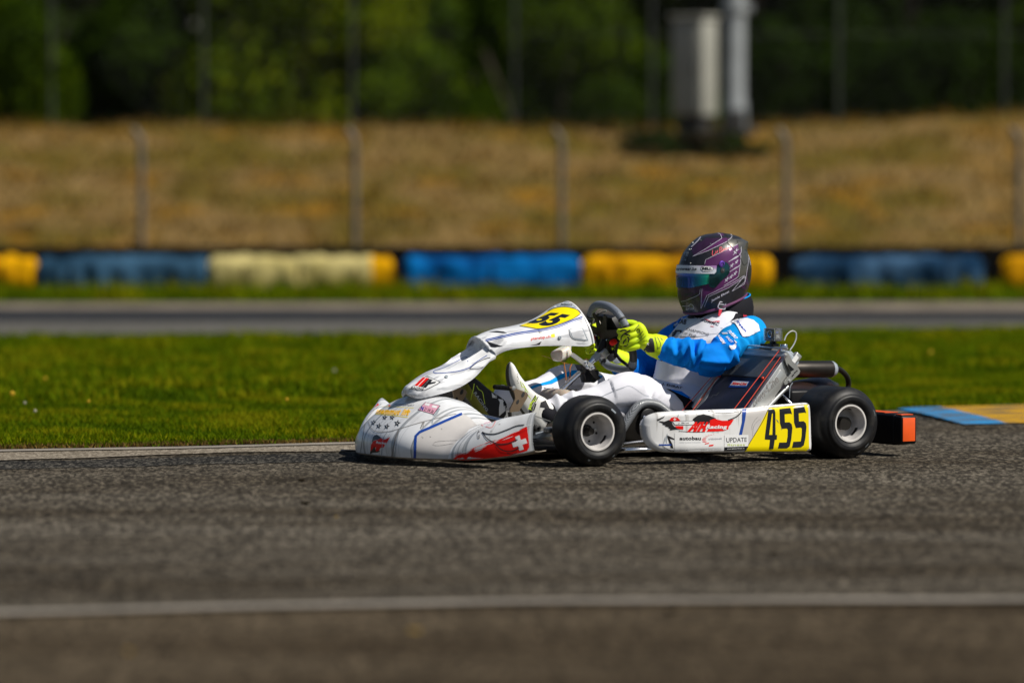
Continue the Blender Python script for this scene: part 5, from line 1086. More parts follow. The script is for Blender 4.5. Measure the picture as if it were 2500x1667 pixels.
for i in range(len(V)):
    p = Vector(V[i]); n_ = Vector(N[i]); best = None
    for bn, s_, a, b, r_ in bones:
        t, d = seg(p, a, b); q = d.length/r_
        if best is None or q < best[0]: best = (q, bn, s_, t, d)
    q, bn, s_, t, d = best
    tz = (p.z-.1)/.4; ax = Vector((.24-.12*tz, 0, p.z)); qt = math.hypot((p.x-ax.x)/.125, p.y/.165)
    arm = bn in ("ua", "fa") and (q < 1.28 and (bn == "fa" or t > .14 or abs(p.y) > .175)) and (abs(p.y) > .155 or bn == "fa" or t > .35)
    leg = bn in ("th", "sh") and (q < 1.3) and p.x > .30
    ang = math.atan2(d.z, d.y*s_); disp = 0
    def rid(x, y, z): v = noise.noise((x, y, z)); return 1-min(1, abs(v)*3.2)
    if arm:
        L = (0 if bn == "ua" else 1)+t; amp = .0085+.0125*math.exp(-((L-1.15)/.45)**2)
        disp = .45*amp*(rid(L*4.2+ang*.35, ang*.75, 3+s_)-.45)
        wv = .05*noise.noise((L*3, ang*1.1, 4))
        for Lk, sl_, am, ac, aw in FOLDS:
            da = (ang-ac+math.pi) % (2*math.pi)-math.pi; x = (L-Lk-sl_*da+wv)/.050
            disp += am*math.exp(-(da/aw)**2)*((math.exp(-x*x) if x < 0 else math.exp(-x*x*.35))-.55*math.exp(-((x+1.7)/.8)**2))
        disp += .0015*noise.noise((p.x*60, p.y*60, p.z*60))
    elif leg:
        L = (0 if bn == "th" else 1)+t; amp = .0035+.0095*math.exp(-((L-1.02)/.22)**2)+.009*math.exp(-((L-1.95)/.22)**2)+.004*math.exp(-((L-.1)/.3)**2)
        disp = .4*amp*(rid(L*5+ang*.5, ang*.7, 5+s_)-.45)
        for Lk, sl_, am, ac, aw in LFOLDS:
            da = (ang-ac+math.pi) % (2*math.pi)-math.pi; x = (L-Lk-sl_*da)/.032
            disp += 1.6*am*math.exp(-(da/aw)**2)*((math.exp(-x*x) if x < 0 else math.exp(-x*x*.35))-.5*math.exp(-((x+1.7)/.8)**2))
    else:
        disp = .0055*(rid(p.y*4+p.z*3, p.z*11-p.y*3, 1+p.x*3)-.45)+.0022*noise.noise((p.x*25, p.y*25, p.z*25))
    V2[i] = p+n_*disp; reg.append((arm, leg, bn, s_, t, ang))
per = MB(); per.mats = [C_white, C_blue, C_cyan, C_deep, C_blk, C_shade]; per.v = [Vector(p) for p in V2]
for f in F:
    r_ = reg[f[0]]; p = per.v[f[0]]; mi = 0
    arm, leg, bn, s_, t, ang = r_
    if arm:
        mi = 2 if bn == "ua" and t < .75 and s_ > 0 else 1
        if s_ < 0: mi = 1
    elif leg: mi = 0
    else:
        if p.z < .235 and p.x < .36 and p.y > .0: mi = 5 if p.z > .19 else 4  # bluish tone is the arm's shade painted on the lower torso
        if abs(p.y) > .148 and p.z < .44 and p.x < .17: mi = 3
        if p.x < .10 and p.z < .50: mi = 1
        if p.z > .505: mi = 4
    per.f.append(f); per.m.append(mi)
bd = per.bvh(); mb = per
# suit panels, painted chest shade and printing, laid on the cloth
poly(mb, bd, 12, [(0, 860), (40, 560), (100, 300), (200, 180), (290, 170), (330, 240), (200, 260), (110, 400), (60, 640), (20, 860)], C_blk, .001, 5)
poly(mb, bd, 12, [(30, 700), (60, 500), (120, 320), (230, 230), (330, 230), (450, 290), (640, 380), (540, 500), (440, 560), (250, 760), (120, 810), (20, 810)], C_shade, .0012, 5)  # helmet's shadow on the white chest, painted as bluish cloth
poly(mb, bd, 12, [(700, 370), (860, 290), (1150, 200), (1400, 178), (1660, 185), (1640, 230), (1520, 255), (1450, 400), (1300, 510), (1180, 660), (1080, 730), (900, 750), (780, 790), (640, 800), (420, 810), (220, 800), (300, 640), (440, 520), (600, 430)], C_white, .0018, 5)
poly(mb, bd, 12, [(1520, 255), (1640, 270), (1600, 380), (1420, 440), (1400, 430), (1470, 360)], C_blk, .0022, 5)
poly(mb, bd, 12, [(1405, 450), (1600, 385), (1800, 375), (1950, 420), (2060, 520), (2100, 660), (1980, 720), (1850, 790), (1690, 815), (1600, 640), (1520, 500)], C_white, .0038, 3)
text(mb, bd, 12, "freem", [(1600, 430), (1790, 690), (1740, 700), (1535, 455)], C_deep, .02, .0050)
text(mb, bd, 12, "FREEM", [(1110, 730), (1300, 960), (1215, 975), (1070, 740)], C_white, .03, .002); text(mb, bd, 12, "TURBO", [(1400, 650), (1590, 840), (1500, 850), (1320, 665)], C_white, .03, .002); text(mb, bd, 12, "FAST", [(1340, 790), (1480, 930), (1430, 960), (1290, 820)], C_white, .04, .002)
poly(mb, bd, 12, [(1370, 960), (1400, 1010), (1460, 1010), (1520, 960), (1548, 1000), (1540, 1060), (1490, 1105), (1430, 1110), (1385, 1060)], C_white, .002, 4); poly(mb, bd, 12, [(1200, 710), (1330, 705), (1350, 740), (1220, 745)], C_white, .002, 4); poly(mb, bd, 12, [(1490, 870), (1560, 940), (1540, 960), (1510, 930)], C_white, .002, 4)
S_blk = mat("print_black", (.015, .015, .03), .7); S_red = mat("print_red", (.65, .03, .06), .7)
text(mb, bd, 12, "CHAMPIONS", [(370, 600), (900, 730), (880, 790), (345, 655)], S_blk, .0, .003); text(mb, bd, 12, "OF THE", [(285, 690), (600, 775), (570, 840), (255, 740)], S_blk, .0, .003); text(mb, bd, 12, "FUTURE", [(230, 770), (440, 812), (430, 830), (215, 800)], S_blk, .0, .003)
text(mb, bd, 12, "RGMMC", [(740, 400), (1150, 480), (1110, 550), (690, 430)], S_blk, .03, .003); line(mb, bd, 12, [(780, 385), (900, 430), (960, 460), (1080, 440), (1150, 445)], 1.6, S_red, .003); poly(mb, bd, 12, [(1050, 445), (1130, 435), (1160, 450), (1100, 465)], S_red, .003, 4); line(mb, bd, 12, [(930, 560), (1010, 570)], 1.6, S_red, .003)
text(mb, bd, 12, "IAB", [(195, 400), (370, 400), (350, 520), (175, 500)], S_blk, .02, .0025); line(mb, bd, 12, [(190, 480), (180, 430), (220, 390), (280, 380)], 1, S_blk, .0025)
poly(mb, bd, 12, [(20, 780), (90, 650), (250, 655), (240, 720), (215, 720), (200, 690), (140, 690), (80, 780), (50, 800), (10, 800)], S_blk, .0025, 4); poly(mb, bd, 12, [(340, 275), (430, 290), (520, 330), (590, 375), (480, 370), (420, 380), (330, 310)], S_blk, .0025, 4)
poly(mb, bd, 12, [(1700, 290), (1790, 285), (1810, 330), (1720, 345)], S_red, .003, 4)
text(mb, bd, 3, "J. EHRAT", [(1795, 1150), (2060, 1205), (2050, 1240), (1790, 1185)], S_blk, .03, .003)
poly(mb, bd, 3, [(1850, 1225), (1960, 1240), (2120, 1320), (2260, 1450), (2230, 1560), (2110, 1560), (2060, 1400), (1960, 1290)], C_blk, .0015, 6); poly(mb, bd, 3, [(1890, 1230), (2050, 1260), (2180, 1350), (2120, 1340), (1990, 1280)], C_blue, .0020, 5)
line(mb, bd, 6, [(990, 585), (1150, 510), (1300, 455), (1370, 440), (1440, 470), (1560, 550), (1750, 620), (1900, 720), (2000, 780)], .7, M_gray, .001); line(mb, bd, 6, [(990, 592), (1150, 518), (1300, 463)], .5, M_gray, .001)
poly(mb, bd, 2, [(1280, 905), (1330, 870), (1400, 850), (1500, 820), (1600, 760), (1700, 725), (1760, 720), (1750, 770), (1640, 790), (1520, 850), (1400, 872), (1330, 900), (1290, 930)], C_cyan, .0015, 5)
poly(mb, bd, 3, [(960, 1050), (1020, 1060), (1010, 1085), (960, 1090)], C_cyan, .0015, 5)
person = mb.build("person", None, 180); person.location = OK_; person.rotation_euler = (0, 0, math.pi+TH)
tag(person, "driver in blue and white suit, purple helmet and lime gloves seated in the go-kart", "person")

# gloves: palm, four fingers wrapped round the grip, thumb, gauntlet
G_l = mat("glove_fluo_lime", (.66, .78, .004), .6, spec=.3, bump=(160, .25, .001), var=(11, .25), col2=(.46, .66, .006)); G_k = mat("glove_black", (.010, .010, .012), .65, bump=(140, .3, .001)); G_g = mat("glove_dark_green", (.02, .05, .01), .6)
def glove(s_, off_t, wr_pt, ga0, ga1, r0, r1):
    idx = min(range(N_), key=lambda i: (rimp[i]-Vector((s_*.131, off_t, 0))).length); p = rimp[idx]; P = sw(p.x, p.y); t = (sw(rimp[idx-1].x, rimp[idx-1].y)-sw(rimp[(idx+1) % N_].x, rimp[(idx+1) % N_].y)).normalized()
    if t.z < 0: t = -t
    o = (RY*s_-t*(RY*s_).dot(t)).normalized(); n_ = SWN-t*SWN.dot(t)-o*SWN.dot(o); n_.normalize()
    X = lambda a, b, c: P+o*a+n_*b+t*c
    mb = MB(); mb.mats = [None]; wr = wr_pt
    for k, (c, L) in enumerate(((.036, .95), (.013, 1.06), (-.011, 1.0), (-.034, .86))):
        kn = X(.031, .032, c*1.05); limb(mb, [wr.lerp(kn, .12)+t*c*.35, wr.lerp(kn, .6)+t*c*.35+o*.006, kn], [.024, .0195, .0150], 14, 6)
        limb(mb, [kn, X(.0385, .008, c), X(.034, -.016*L, c), X(.014, -.0325, c), X(-.006, -.034*L, c*.97), X(-.021, -.022, c*.94)], [.0140, .0125, .0115, .0108, .0105, .0096], 14, 6)
    limb(mb, [wr.lerp(X(0, .03, .02), .35), X(-.004, .042, .032), X(-.020, .022, .050), X(-.026, -.002, .056)], [.020, .0165, .0130, .0110], 14, 6)
    limb(mb, [wr, X(.006, .040, -.012)], [.028, .022], 16, 8)
    limb(mb, [wr, ga0], [.0285, .030], 18, 8)
    V, N, F = remeshed(mb, .0030, 3); g = MB(); g.v = [Vector(q) for q in V]; g.mats = [G_l, G_k]
    for q in range(len(V)):
        v = g.v[q]; d = v-P; c = d.dot(t)
        for cc in (.0245, .001, -.0225):                     # grooves between the fingers
            if d.dot(n_) < .028: g.v[q] = v-Vector(N[q])*.0024*math.exp(-((c-cc)/.0035)**2)
    for f in F:
        c = sum((g.v[q] for q in f), Vector())/len(f); d = c-P; a, b = d.dot(o), d.dot(n_)
        pal = (a < .004 and b > -.005 and d.dot(t) < .03) or (a < -.0 and b > .0 and d.dot(t) < .028)
        g.f.append(f); g.m.append(1 if pal else 0)
    return g, P, o, n_, t
g, P, o, n_, t = glove(1, .012, ky(3, 1570, 610, .175), ky(3, 1660, 640, .178), None, None, None)
gb = g.bvh()
for L in ([(985, 930), (1010, 850), (1090, 785), (1150, 770), (1220, 790)],): poly(g, gb, 13, [(930, 970), (970, 880), (1040, 800), (1120, 765), (1180, 775), (1225, 792), (1160, 800), (1080, 830), (1000, 880), (950, 960)], G_k, .001, 4)
for pts in ([(920, 1070), (950, 1000), (1000, 960), (1060, 955), (1120, 980)], [(960, 1240), (980, 1150), (1040, 1070), (1120, 1020), (1220, 960)], [(1060, 1060), (1140, 1090), (1220, 1110)], [(1040, 1390), (1030, 1300), (1090, 1220), (1150, 1150), (1180, 1180), (1170, 1290), (1120, 1380), (1050, 1400)]): line(g, gb, 13, pts, 3.2, G_k, .001)
line(g, gb, 13, [(1330, 970), (1380, 900), (1460, 820)], 1.6, G_k, .001); line(g, gb, 13, [(1475, 1100), (1520, 1040), (1560, 990)], 1.6, G_k, .001); line(g, gb, 13, [(1390, 975), (1400, 930), (1440, 920), (1480, 960), (1470, 1020), (1430, 1035), (1395, 1010), (1390, 975)], 1.8, G_k, .001)
line(g, gb, 13, [(1390, 1240), (1480, 1190), (1590, 1060)], 1, G_k, .001); line(g, gb, 13, [(1430, 1275), (1540, 1220), (1640, 1110)], 1, G_k, .001); text(g, gb, 13, "OMP", [(930, 780), (965, 790), (930, 920), (900, 900)], G_k, .03, .001)
gl = g.build("glove", person, 180)
def gauntlet(A, B, C_, r_, par, lat):
    d = [A, A.lerp(B, .5), B, C_]; mb = MB(); P_ = smoothpath(d, 20); rr = [cr([float(x) for x in r_], i/20) for i in range(21)]
    mb.tube(P_, rr, G_l, 30, cap=False, flat=.85); mi = mb.mi(G_k)
    for q in range(len(mb.f)):
        if q//30 >= 18: mb.m[q] = mi
    mb = thicken(mb, .002); return mb
mb = gauntlet(ky(3, 1570, 605, .175), ky(3, 1680, 650, .18), ky(3, 1838, 705, .187), [.031, .036, .043, .0485, ], None, None)
bv = mb.bvh()
poly(mb, bv, 13, [(1640, 1240), (1720, 1235), (1760, 1180), (1830, 1190), (1860, 1280), (1880, 1400), (1885, 1560), (1800, 1568), (1640, 1568), (1500, 1400), (1560, 1330)], G_k, .001, 5)
text(mb, bv, 13, "K", [(1690, 1305), (1750, 1315), (1730, 1370), (1665, 1355)], M_sw, .04, .002)
line(mb, bv, 13, [(1890, 1150), (1920, 1250), (1950, 1350), (1960, 1500)], 1, G_k, .001); line(mb, bv, 13, [(1960, 1150), (2010, 1250), (2050, 1350), (2000, 1480), (1980, 1420)], 1, G_k, .001); line(mb, bv, 13, [(2040, 1170), (2110, 1210), (2090, 1240), (2060, 1220)], 1, G_k, .001)
mb.build("cuff", gl, 60)
g, P, o, n_, t = glove(-1, -.02, ky(3, 1120, 800, -.15), ky(3, 1190, 830, -.15), None, None, None)
gb = g.bvh(); line(g, gb, 3, [(850, 760), (900, 700), (960, 690)], 3, G_k, .001); line(g, gb, 3, [(860, 640), (930, 620), (990, 640)], 3, G_k, .001); gl2 = g.build("glove", person, 180)
mb = gauntlet(ky(3, 1110, 800, -.15), ky(3, 1190, 830, -.15), ky(3, 1325, 895, -.15), [.029, .033, .038, .043], None, None); bv = mb.bvh()
poly(mb, bv, 3, [(1145, 815), (1220, 805), (1275, 880), (1200, 900), (1160, 870)], M_gray, .001, 4); mb.build("cuff", gl2, 60)

# shoes
def shoe(pts, lat, wd, mats, sgn=1):
    # pts: stations (sole point, upper point) in the xz plane
    rows = []; n = 24; N = (len(pts)-1)*6
    for i in range(N+1):
        tt = i/N; S = cr([Vector((p[0][0], 0, p[0][1])) for p in pts], tt); T = cr([Vector((p[1][0], 0, p[1][1])) for p in pts], tt); w_ = cr([float(p[2]) for p in pts], tt)
        c = (S+T)/2; u = (T-S)/2
        rows.append([c+u*math.copysign(abs(math.cos(a))**.7, math.cos(a))+Vector((0, 1, 0))*(math.copysign(abs(math.sin(a))**.75, math.sin(a))*w_)+Vector((0, lat, 0)) for a in [2*math.pi*j/n for j in range(n)]])
    mb = MB(); k = mb.grid(rows, mats[0], closed=True); mb.f.append([k+j for j in range(n)][::-1]); mb.m.append(0); mb.f.append([k+N*n+j for j in range(n)]); mb.m.append(0)
    return mb
S_w = mat("shoe_white_leather", (.76, .75, .71), .5, var=(20, .15), bump=(60, .2, .001)); S_k = mat("shoe_black_suede", (.012, .012, .014), .75, bump=(90, .3)); S_sole = mat("shoe_sole_dark", (.05, .045, .03), .7); S_y = mat("shoe_sole_olive", (.20, .20, .015), .6); S_lace = mat("lace_lime", (.50, .68, .04), .6)
# near foot: heel low, toe pointing up against the brake pedal
mb = shoe([((1.022, .108), (.998, .150), .030), ((1.045, .112), (.975, .190), .037), ((1.085, .160), (1.005, .225), .037), ((1.118, .205), (1.045, .248), .037), ((1.142, .255), (1.075, .275), .043), ((1.154, .305), (1.108, .315), .043), ((1.152, .345), (1.128, .350), .032), ((1.143, .362), (1.138, .362), .012)], .130, .04, [S_w])
si = mb.mi(S_sole)
for q, f in enumerate(mb.f):
    j = [a % 24 for a in f]
    if len(f) == 4 and max(abs(a-12) for a in j) <= 2: mb.m[q] = si
for q in range(len(mb.v)):
    d_ = mb.v[q]-Vector((1.0, .13, 0)); a_ = R(-16); mb.v[q] = Vector((1.0+d_.x*math.cos(a_)-d_.y*math.sin(a_)-.018, .13+d_.x*math.sin(a_)+d_.y*math.cos(a_), mb.v[q].z))
sb = mb.bvh()
poly(mb, sb, 14, [(1800, 1060), (1850, 800), (1930, 660), (1960, 700), (1880, 850), (1840, 1060)], S_k, .001, 4); poly(mb, sb, 14, [(1990, 1060), (2040, 800), (2130, 760), (2200, 900), (2200, 1100), (2160, 1060), (2160, 960), (2110, 900), (2020, 890)], S_k, .0012, 4)
for x, y in ((1590, 260), (1595, 300), (1610, 340), (1595, 380), (1608, 420), (1600, 310)): line(mb, sb, 14, [(x-4, y), (x+6, y+10)], 1.2, S_k, .001)
line(mb, sb, 14, [(1880, 1030), (1870, 970), (1900, 860), (1990, 690)], 2, S_k, .0016); line(mb, sb, 14, [(1905, 950), (1930, 880), (1945, 820)], 3, S_k, .0018)
sh = mb.build("shoe", person, 60)
mb = MB()
lc = [ky(14, x, y, .165) for x, y in ((1655, 400), (1690, 430), (1680, 500), (1740, 520), (1745, 590), (1790, 610), (1800, 670), (1850, 735))]
for p in ([lc[0], lc[2], lc[3], lc[5]], [lc[1], lc[3], lc[4], lc[6], lc[7]]): mb.tube(smoothpath(p, 20), .0016, S_lace, 6)
for pts in (((1940, 660), (1950, 760), (1860, 800), (1830, 850), (1830, 920), (1860, 945)), ((1945, 700), (1880, 790), (1850, 900), (1800, 930), (1850, 860)), ((1930, 720), (1850, 820), (1820, 880))): mb.tube(smoothpath([ky(14, x, y, .183) for x, y in pts], 20), .0015, S_lace, 6)
mb.build("laces", sh)
# far foot on the throttle
mb = shoe([((1.060, .118), (1.020, .165), .030), ((1.095, .118), (1.030, .215), .037), ((1.125, .150), (1.065, .235), .037), ((1.155, .195), (1.100, .258), .038), ((1.185, .235), (1.130, .280), .042), ((1.205, .270), (1.158, .298), .040), ((1.210, .292), (1.180, .306), .030), ((1.200, .305), (1.195, .308), .012)], -.12, .04, [S_k])
si = mb.mi(S_y); 
for q, f in enumerate(mb.f):
    j = [a % 24 for a in f]
    if len(f) == 4 and min(abs(a-12) for a in j) <= 3: mb.m[q] = si
sb = mb.bvh(); line(mb, sb, 14, [(765, 440), (745, 560), (715, 680), (708, 750)], 2, S_lace, .001); line(mb, sb, 14, [(810, 480), (850, 550), (920, 600), (950, 740), (968, 830)], 1.6, S_lace, .001); text(mb, sb, 14, "RACING", [(800, 590), (1035, 940), (1000, 980), (750, 620)], M_gray, .03, .001)
poly(mb, sb, 14, [(1220, 735), (1300, 745), (1390, 850), (1360, 960), (1240, 1060), (1240, 900), (1255, 800)], M_sw, .001, 5); poly(mb, sb, 14, [(1095, 610), (1200, 620), (1195, 720), (1110, 710)], M_sw, .001, 5)
mb.build("shoe", person, 60)
mb = MB()      # black socks
for s_, c in ((1, Vector((.998, .14, .165))), (-1, Vector((1.055, -.122, .19)))): mb = MB(); limb(mb, [AN[s_]+Vector((-.01, 0, 0)), c], [.036, .036]); mb.mats = [C_blk]; mb.m = [0]*len(mb.f); mb.build("sock", person, 180)

# helmet: horizontal sections from the photographed outline, cut by the tilted lower rim
H_blk = mat("helmet_black_matt", (.018, .018, .022), .38, var=(60, .4), coat=.25); H_pur = mat("helmet_purple", (.115, .022, .115), .32, metal=.25, coat=.3, var=(50, .25)); H_dp = mat("helmet_dark_purple", (.05, .017, .055), .35, metal=.2, coat=.3, var=(40, .3)); H_sil = mat("helmet_silver_line", (.50, .48, .56), .4, coat=.2); H_gun = mat("helmet_gunmetal", (.15, .145, .13), .3, metal=.6, coat=.2, var=(30, .25)); H_rim = mat("helmet_pink_rim", (.12, .03, .10), .6)
HS = [(92, 800, 960, .03), (100, 735, 1010, .05), (120, 668, 1080, .072), (150, 618, 1135, .088), (190, 572, 1160, .101), (240, 528, 1176, .111), (300, 484, 1192, .118), (380, 448, 1220, .123), (460, 424, 1234, .126), (540, 414, 1232, .127), (620, 416, 1220, .126), (700, 420, 1196, .123), (780, 424, 1165, .119), (860, 446, 1130, .113), (930, 480, 1090, .105), (990, 520, 1040, .095)]
def hsec(tt):
    y = cr([float(h[0]) for h in HS], tt); l_ = cr([float(h[1]) for h in HS], tt); r_ = cr([float(h[2]) for h in HS], tt); b = cr([float(h[3]) for h in HS], tt)
    c = ky(4, (l_+r_)/2, y, 0); e = (r_-l_)/2/4.48/(FPX/19.9); a = math.sqrt(max(1e-5, e*e-(.509*b)**2))/.861; return c, a, b
def hp(tt, az, off=0):       # az 0 = forward
    c, a, b = hsec(tt); ca, sa = math.cos(az), math.sin(az); k = 2/2.15
    p = Vector((c.x+math.copysign(abs(ca)**k, ca)*a, math.copysign(abs(sa)**k, sa)*b, c.z)); 
    if off:
        n_ = Vector((ca/a, sa/b, 0)).normalized(); p += n_*off
    return p
mb = MB(); n = 96; NR = 90; c, a, b = hsec(0); rows = [[c+Vector((0, 0, .004))+ (hp(0, 2*math.pi*j/n)-c)*.02 for j in range(n)], [c+Vector((0, 0, .003))+(hp(0, 2*math.pi*j/n)-c)*.5 for j in range(n)]]+[[hp(i/NR, 2*math.pi*j/n) for j in range(n)] for i in range(NR+1)]
k = mb.grid(rows, H_blk, closed=True); mb.f.append(list(range(n))); mb.m.append(0)
A = ky(4, 560, 962, 0); B = ky(4, 1195, 700, 0); pn = Vector((-(B-A).z, 0, (B-A).x)).normalized(); pn = pn if pn.z > 0 else -pn
bm = bmesh.new(); vv = [bm.verts.new(p) for p in mb.v]
for f in mb.f: bm.faces.new([vv[i] for i in f])
bmesh.ops.bisect_plane(bm, geom=bm.verts[:]+bm.edges[:]+bm.faces[:], plane_co=A, plane_no=pn, clear_inner=True)
edge_pts = [v.co.copy() for v in bm.verts if abs((v.co-A).dot(pn)) < 1e-4]
hm = MB(); hm.mi(H_blk); hm.bm(bm, H_blk); hb = hm.bvh(); mb = hm
cc = sum(edge_pts, Vector())/len(edge_pts); edge_pts.sort(key=lambda p: math.atan2(p.y-cc.y, p.x-cc.x))
# purple side, dark chin, spoiler and outline strokes
poly(mb, hb, 11, [(930, 830), (1640, 500), (1990, 300), (1880, 440), (1890, 640), (1870, 800), (1860, 1000), (1850, 1060), (1800, 1290), (1700, 1370), (1430, 1540), (1100, 1700), (1000, 1800), (850, 1900), (830, 1600), (900, 950)], H_pur, .0008, 8)
poly(mb, hb, 11, [(850, 320), (1000, 180), (1300, 120), (1380, 240), (1350, 270), (600, 720), (530, 500), (600, 420)], H_dp, .0008, 8); poly(mb, hb, 11, [(560, 745), (1380, 255), (1290, 115), (1600, 130), (1650, 190), (1530, 320), (1000, 590)], H_pur, .001, 8)
poly(mb, hb, 11, [(1545, 320), (1650, 190), (1620, 140), (1800, 170), (1990, 300), (1640, 480), (1540, 390)], H_gun, .001, 8); poly(mb, hb, 11, [(1900, 430), (1990, 310), (2100, 600), (2090, 900), (2010, 1230), (1820, 1400), (1860, 1000), (1900, 640)], H_gun, .0012, 8); poly(mb, hb, 11, [(2100, 780), (2180, 940), (2180, 1300), (2090, 1560), (2000, 1650), (1840, 1560), (1990, 1420), (2090, 900)], H_dp, .001, 8)
poly(mb, hb, 4, [(425, 690), (700, 660), (690, 900), (640, 730), (470, 840), (430, 780)], H_dp, .0008, 6); poly(mb, hb, 4, [(690, 690), (760, 620), (1000, 560), (1120, 600), (900, 720), (740, 770), (680, 910), (670, 760)], H_pur, .0012, 6)
for L, w_ in (([(540, 490), (640, 400), (740, 300), (800, 215)], 3.2), ([(580, 745), (900, 560), (1350, 270), (1372, 240), (1330, 150), (1270, 115)], 1.3), ([(580, 745), (1000, 590), (1500, 345), (1620, 240), (1645, 190), (1610, 140)], 1.3), ([(905, 950), (930, 835), (1100, 750), (1640, 495), (1980, 310), (1890, 430), (1888, 630), (1840, 690)], 1.3), ([(1545, 890), (1700, 790), (1880, 685), (1870, 960), (1820, 1000)], 1.3), ([(1580, 1160), (1860, 990), (1820, 1270), (1780, 1320), (1420, 1540)], 1.3), ([(2095, 790), (2080, 920), (2000, 1420), (1830, 1565)], 1.0), ([(2080, 700), (2120, 850), (2145, 985), (2190, 930)], 1.0)):
    line(mb, hb, 11, L, w_*.8, H_sil, .0020, smooth=False)
poly(mb, hb, 11, [(1545, 892), (1720, 760), (1890, 680), (1760, 790)], H_sil, .0016, 5); poly(mb, hb, 11, [(1590, 1155), (1740, 1040), (1865, 985), (1740, 1070)], H_sil, .0016, 5)
for L in ([(1160, 720), (1015, 720), (1155, 545), (1040, 620), (960, 660), (740, 770), (680, 910)], [(715, 890), (760, 780), (980, 680), (1165, 560)], [(1015, 720), (1150, 640), (1160, 560)], [(435, 838), (520, 820), (640, 770), (665, 750), (672, 690)], [(690, 690), (678, 905)]): line(mb, hb, 4, L[1:] if L[0] == (1160, 720) else L, .9, H_sil, .0020, smooth=False)
for c, r_ in (((1742, 610), 95), ((1640, 985), 70), ((1765, 890), 70), ((1500, 1370), 80), ((1620, 1290), 75), ((1730, 1200), 75)): star(mb, hb, 11, c, r_, H_sil, (.85, -.42), (-.45, 1.2), .0018, hole=H_dp, inner=.34)
text(mb, hb, 4, "Jamie Ehrat", [(790, 812), (985, 710), (985, 738), (790, 848)], H_sil, .03, .0016); sg_ = mat("signature_coral", (.75, .10, .14), .4)
for L in ([(806, 275), (802, 325), (812, 332), (838, 308)], [(842, 282), (840, 305), (850, 302)], [(862, 275), (852, 285), (862, 295), (852, 305)], [(884, 245), (882, 302), (888, 300)], [(880, 250), (900, 240), (908, 255), (892, 270), (912, 278), (892, 300)], [(915, 290), (925, 250), (935, 280), (945, 245), (955, 275), (968, 240), (985, 245), (1000, 232)], [(900, 285), (950, 262), (995, 245)]): line(mb, hb, 4, L, 1.6, sg_, .0022)
line(mb, hb, 4, [(475, 885), (510, 880), (545, 882), (565, 862), (590, 870), (605, 900)], .9, H_sil, .0016); text(mb, hb, 4, "arco", [(515, 905), (605, 900), (600, 918), (520, 925)], H_sil, .0, .0016)
line(mb, hb, 11, [(1400, 120), (1490, 150), (1530, 240), (1525, 370), (1640, 490), (1800, 680), (1900, 850), (1950, 960), (2000, 970), (2060, 900)], 1.1, M_rub, .0024)
for q in (((320, 640), (470, 620), (440, 740), (360, 740)), ((290, 760), (430, 750), (400, 860), (260, 850))): poly(mb, hb, 11, list(q), M_gray, .0014, 5)
text(mb, hb, 11, "MH", [(340, 650), (450, 640), (400, 930), (240, 930)], M_blk2, .05, .002)
poly(mb, hb, 4, [(500, 745), (595, 735), (590, 750), (510, 775)], M_rub, .0014, 4)
helmet = mb.build("helmet", person, 55)
mb = MB(); mb.tube([cc+(p-cc)*1.0 for p in edge_pts[::2]], .0052, H_rim, 8, closed=True); mb.tube([cc+(p-cc)*.93-pn*.003 for p in edge_pts[::2]], .006, M_rub, 8, closed=True); mb.build("edge_trim", helmet)
# rear spoiler lip
mb = MB(); A_ = [ky(11, 1560, 330, .118), ky(11, 1700, 300, .10), ky(11, 1990, 300, .035), ky(11, 2010, 290, 0)]; rows = []
for i in range(17):
    az = math.pi-(i-8)/8*1.35; k_l = 1-abs(i-8)/8; tt = .27; p0 = hp(.20, az, .000); p1 = hp(.27, az, .004+.012*k_l**.6); p1.z += .006*k_l; p2 = hp(.36, az, .001); rows.append([p0, p0.lerp(p1, .5)+Vector((0, 0, .001)), p1, p1.lerp(p2, .4)-Vector((0, 0, .004)), p2])
mb.grid(rows, H_gun); mb.build("spoiler", helmet, 50)
for x, y in ((795, 297), (1060, 395), (1105, 408), (530, 540), (485, 550), (570, 365), (512, 928)):
    h = hit(hb, *Z(11, x, y))
    if h: mb = MB(); mb.lathe([(.0022, 0), (.0018, .0015), (.0001, .002)], M_alu, h[0], h[1], 8); mb.build('screw', helmet)
# visor, tear-off strip and pivot
VM = bpy.data.materials.new("visor_mirror"); VM.use_nodes = True; n_ = VM.node_tree.nodes; l_ = VM.node_tree.links; b_ = n_["Principled BSDF"]
tc = n_.new("ShaderNodeTexCoord"); sp = n_.new("ShaderNodeSeparateXYZ"); l_.new(tc.outputs["Object"], sp.inputs[0]); mr = n_.new("ShaderNodeMapRange"); mr.inputs[1].default_value = .17; mr.inputs[2].default_value = .30; l_.new(sp.outputs[0], mr.inputs[0])
rr = n_.new("ShaderNodeValToRGB"); e = rr.color_ramp.elements; e[0].color = (.22, .62, .04, 1); e[1].color = (.01, .07, .42, 1); q = e.new(.36); q.color = (.05, .66, .10, 1); q = e.new(.70); q.color = (.01, .46, .34, 1); l_.new(mr.outputs[0], rr.inputs[0]); l_.new(rr.outputs[0], b_.inputs["Base Color"]); b_.inputs["Metallic"].default_value = .6; b_.inputs["Roughness"].default_value = .2; b_.inputs["Coat Weight"].default_value = .6
def zt(y4):       # section parameter at zoom-4 row y4
    lo, hi = 0, 1
    for _ in range(30):
        m_ = (lo+hi)/2
        if cr([float(h[0]) for h in HS], m_) < y4: lo = m_
        else: hi = m_
    return lo
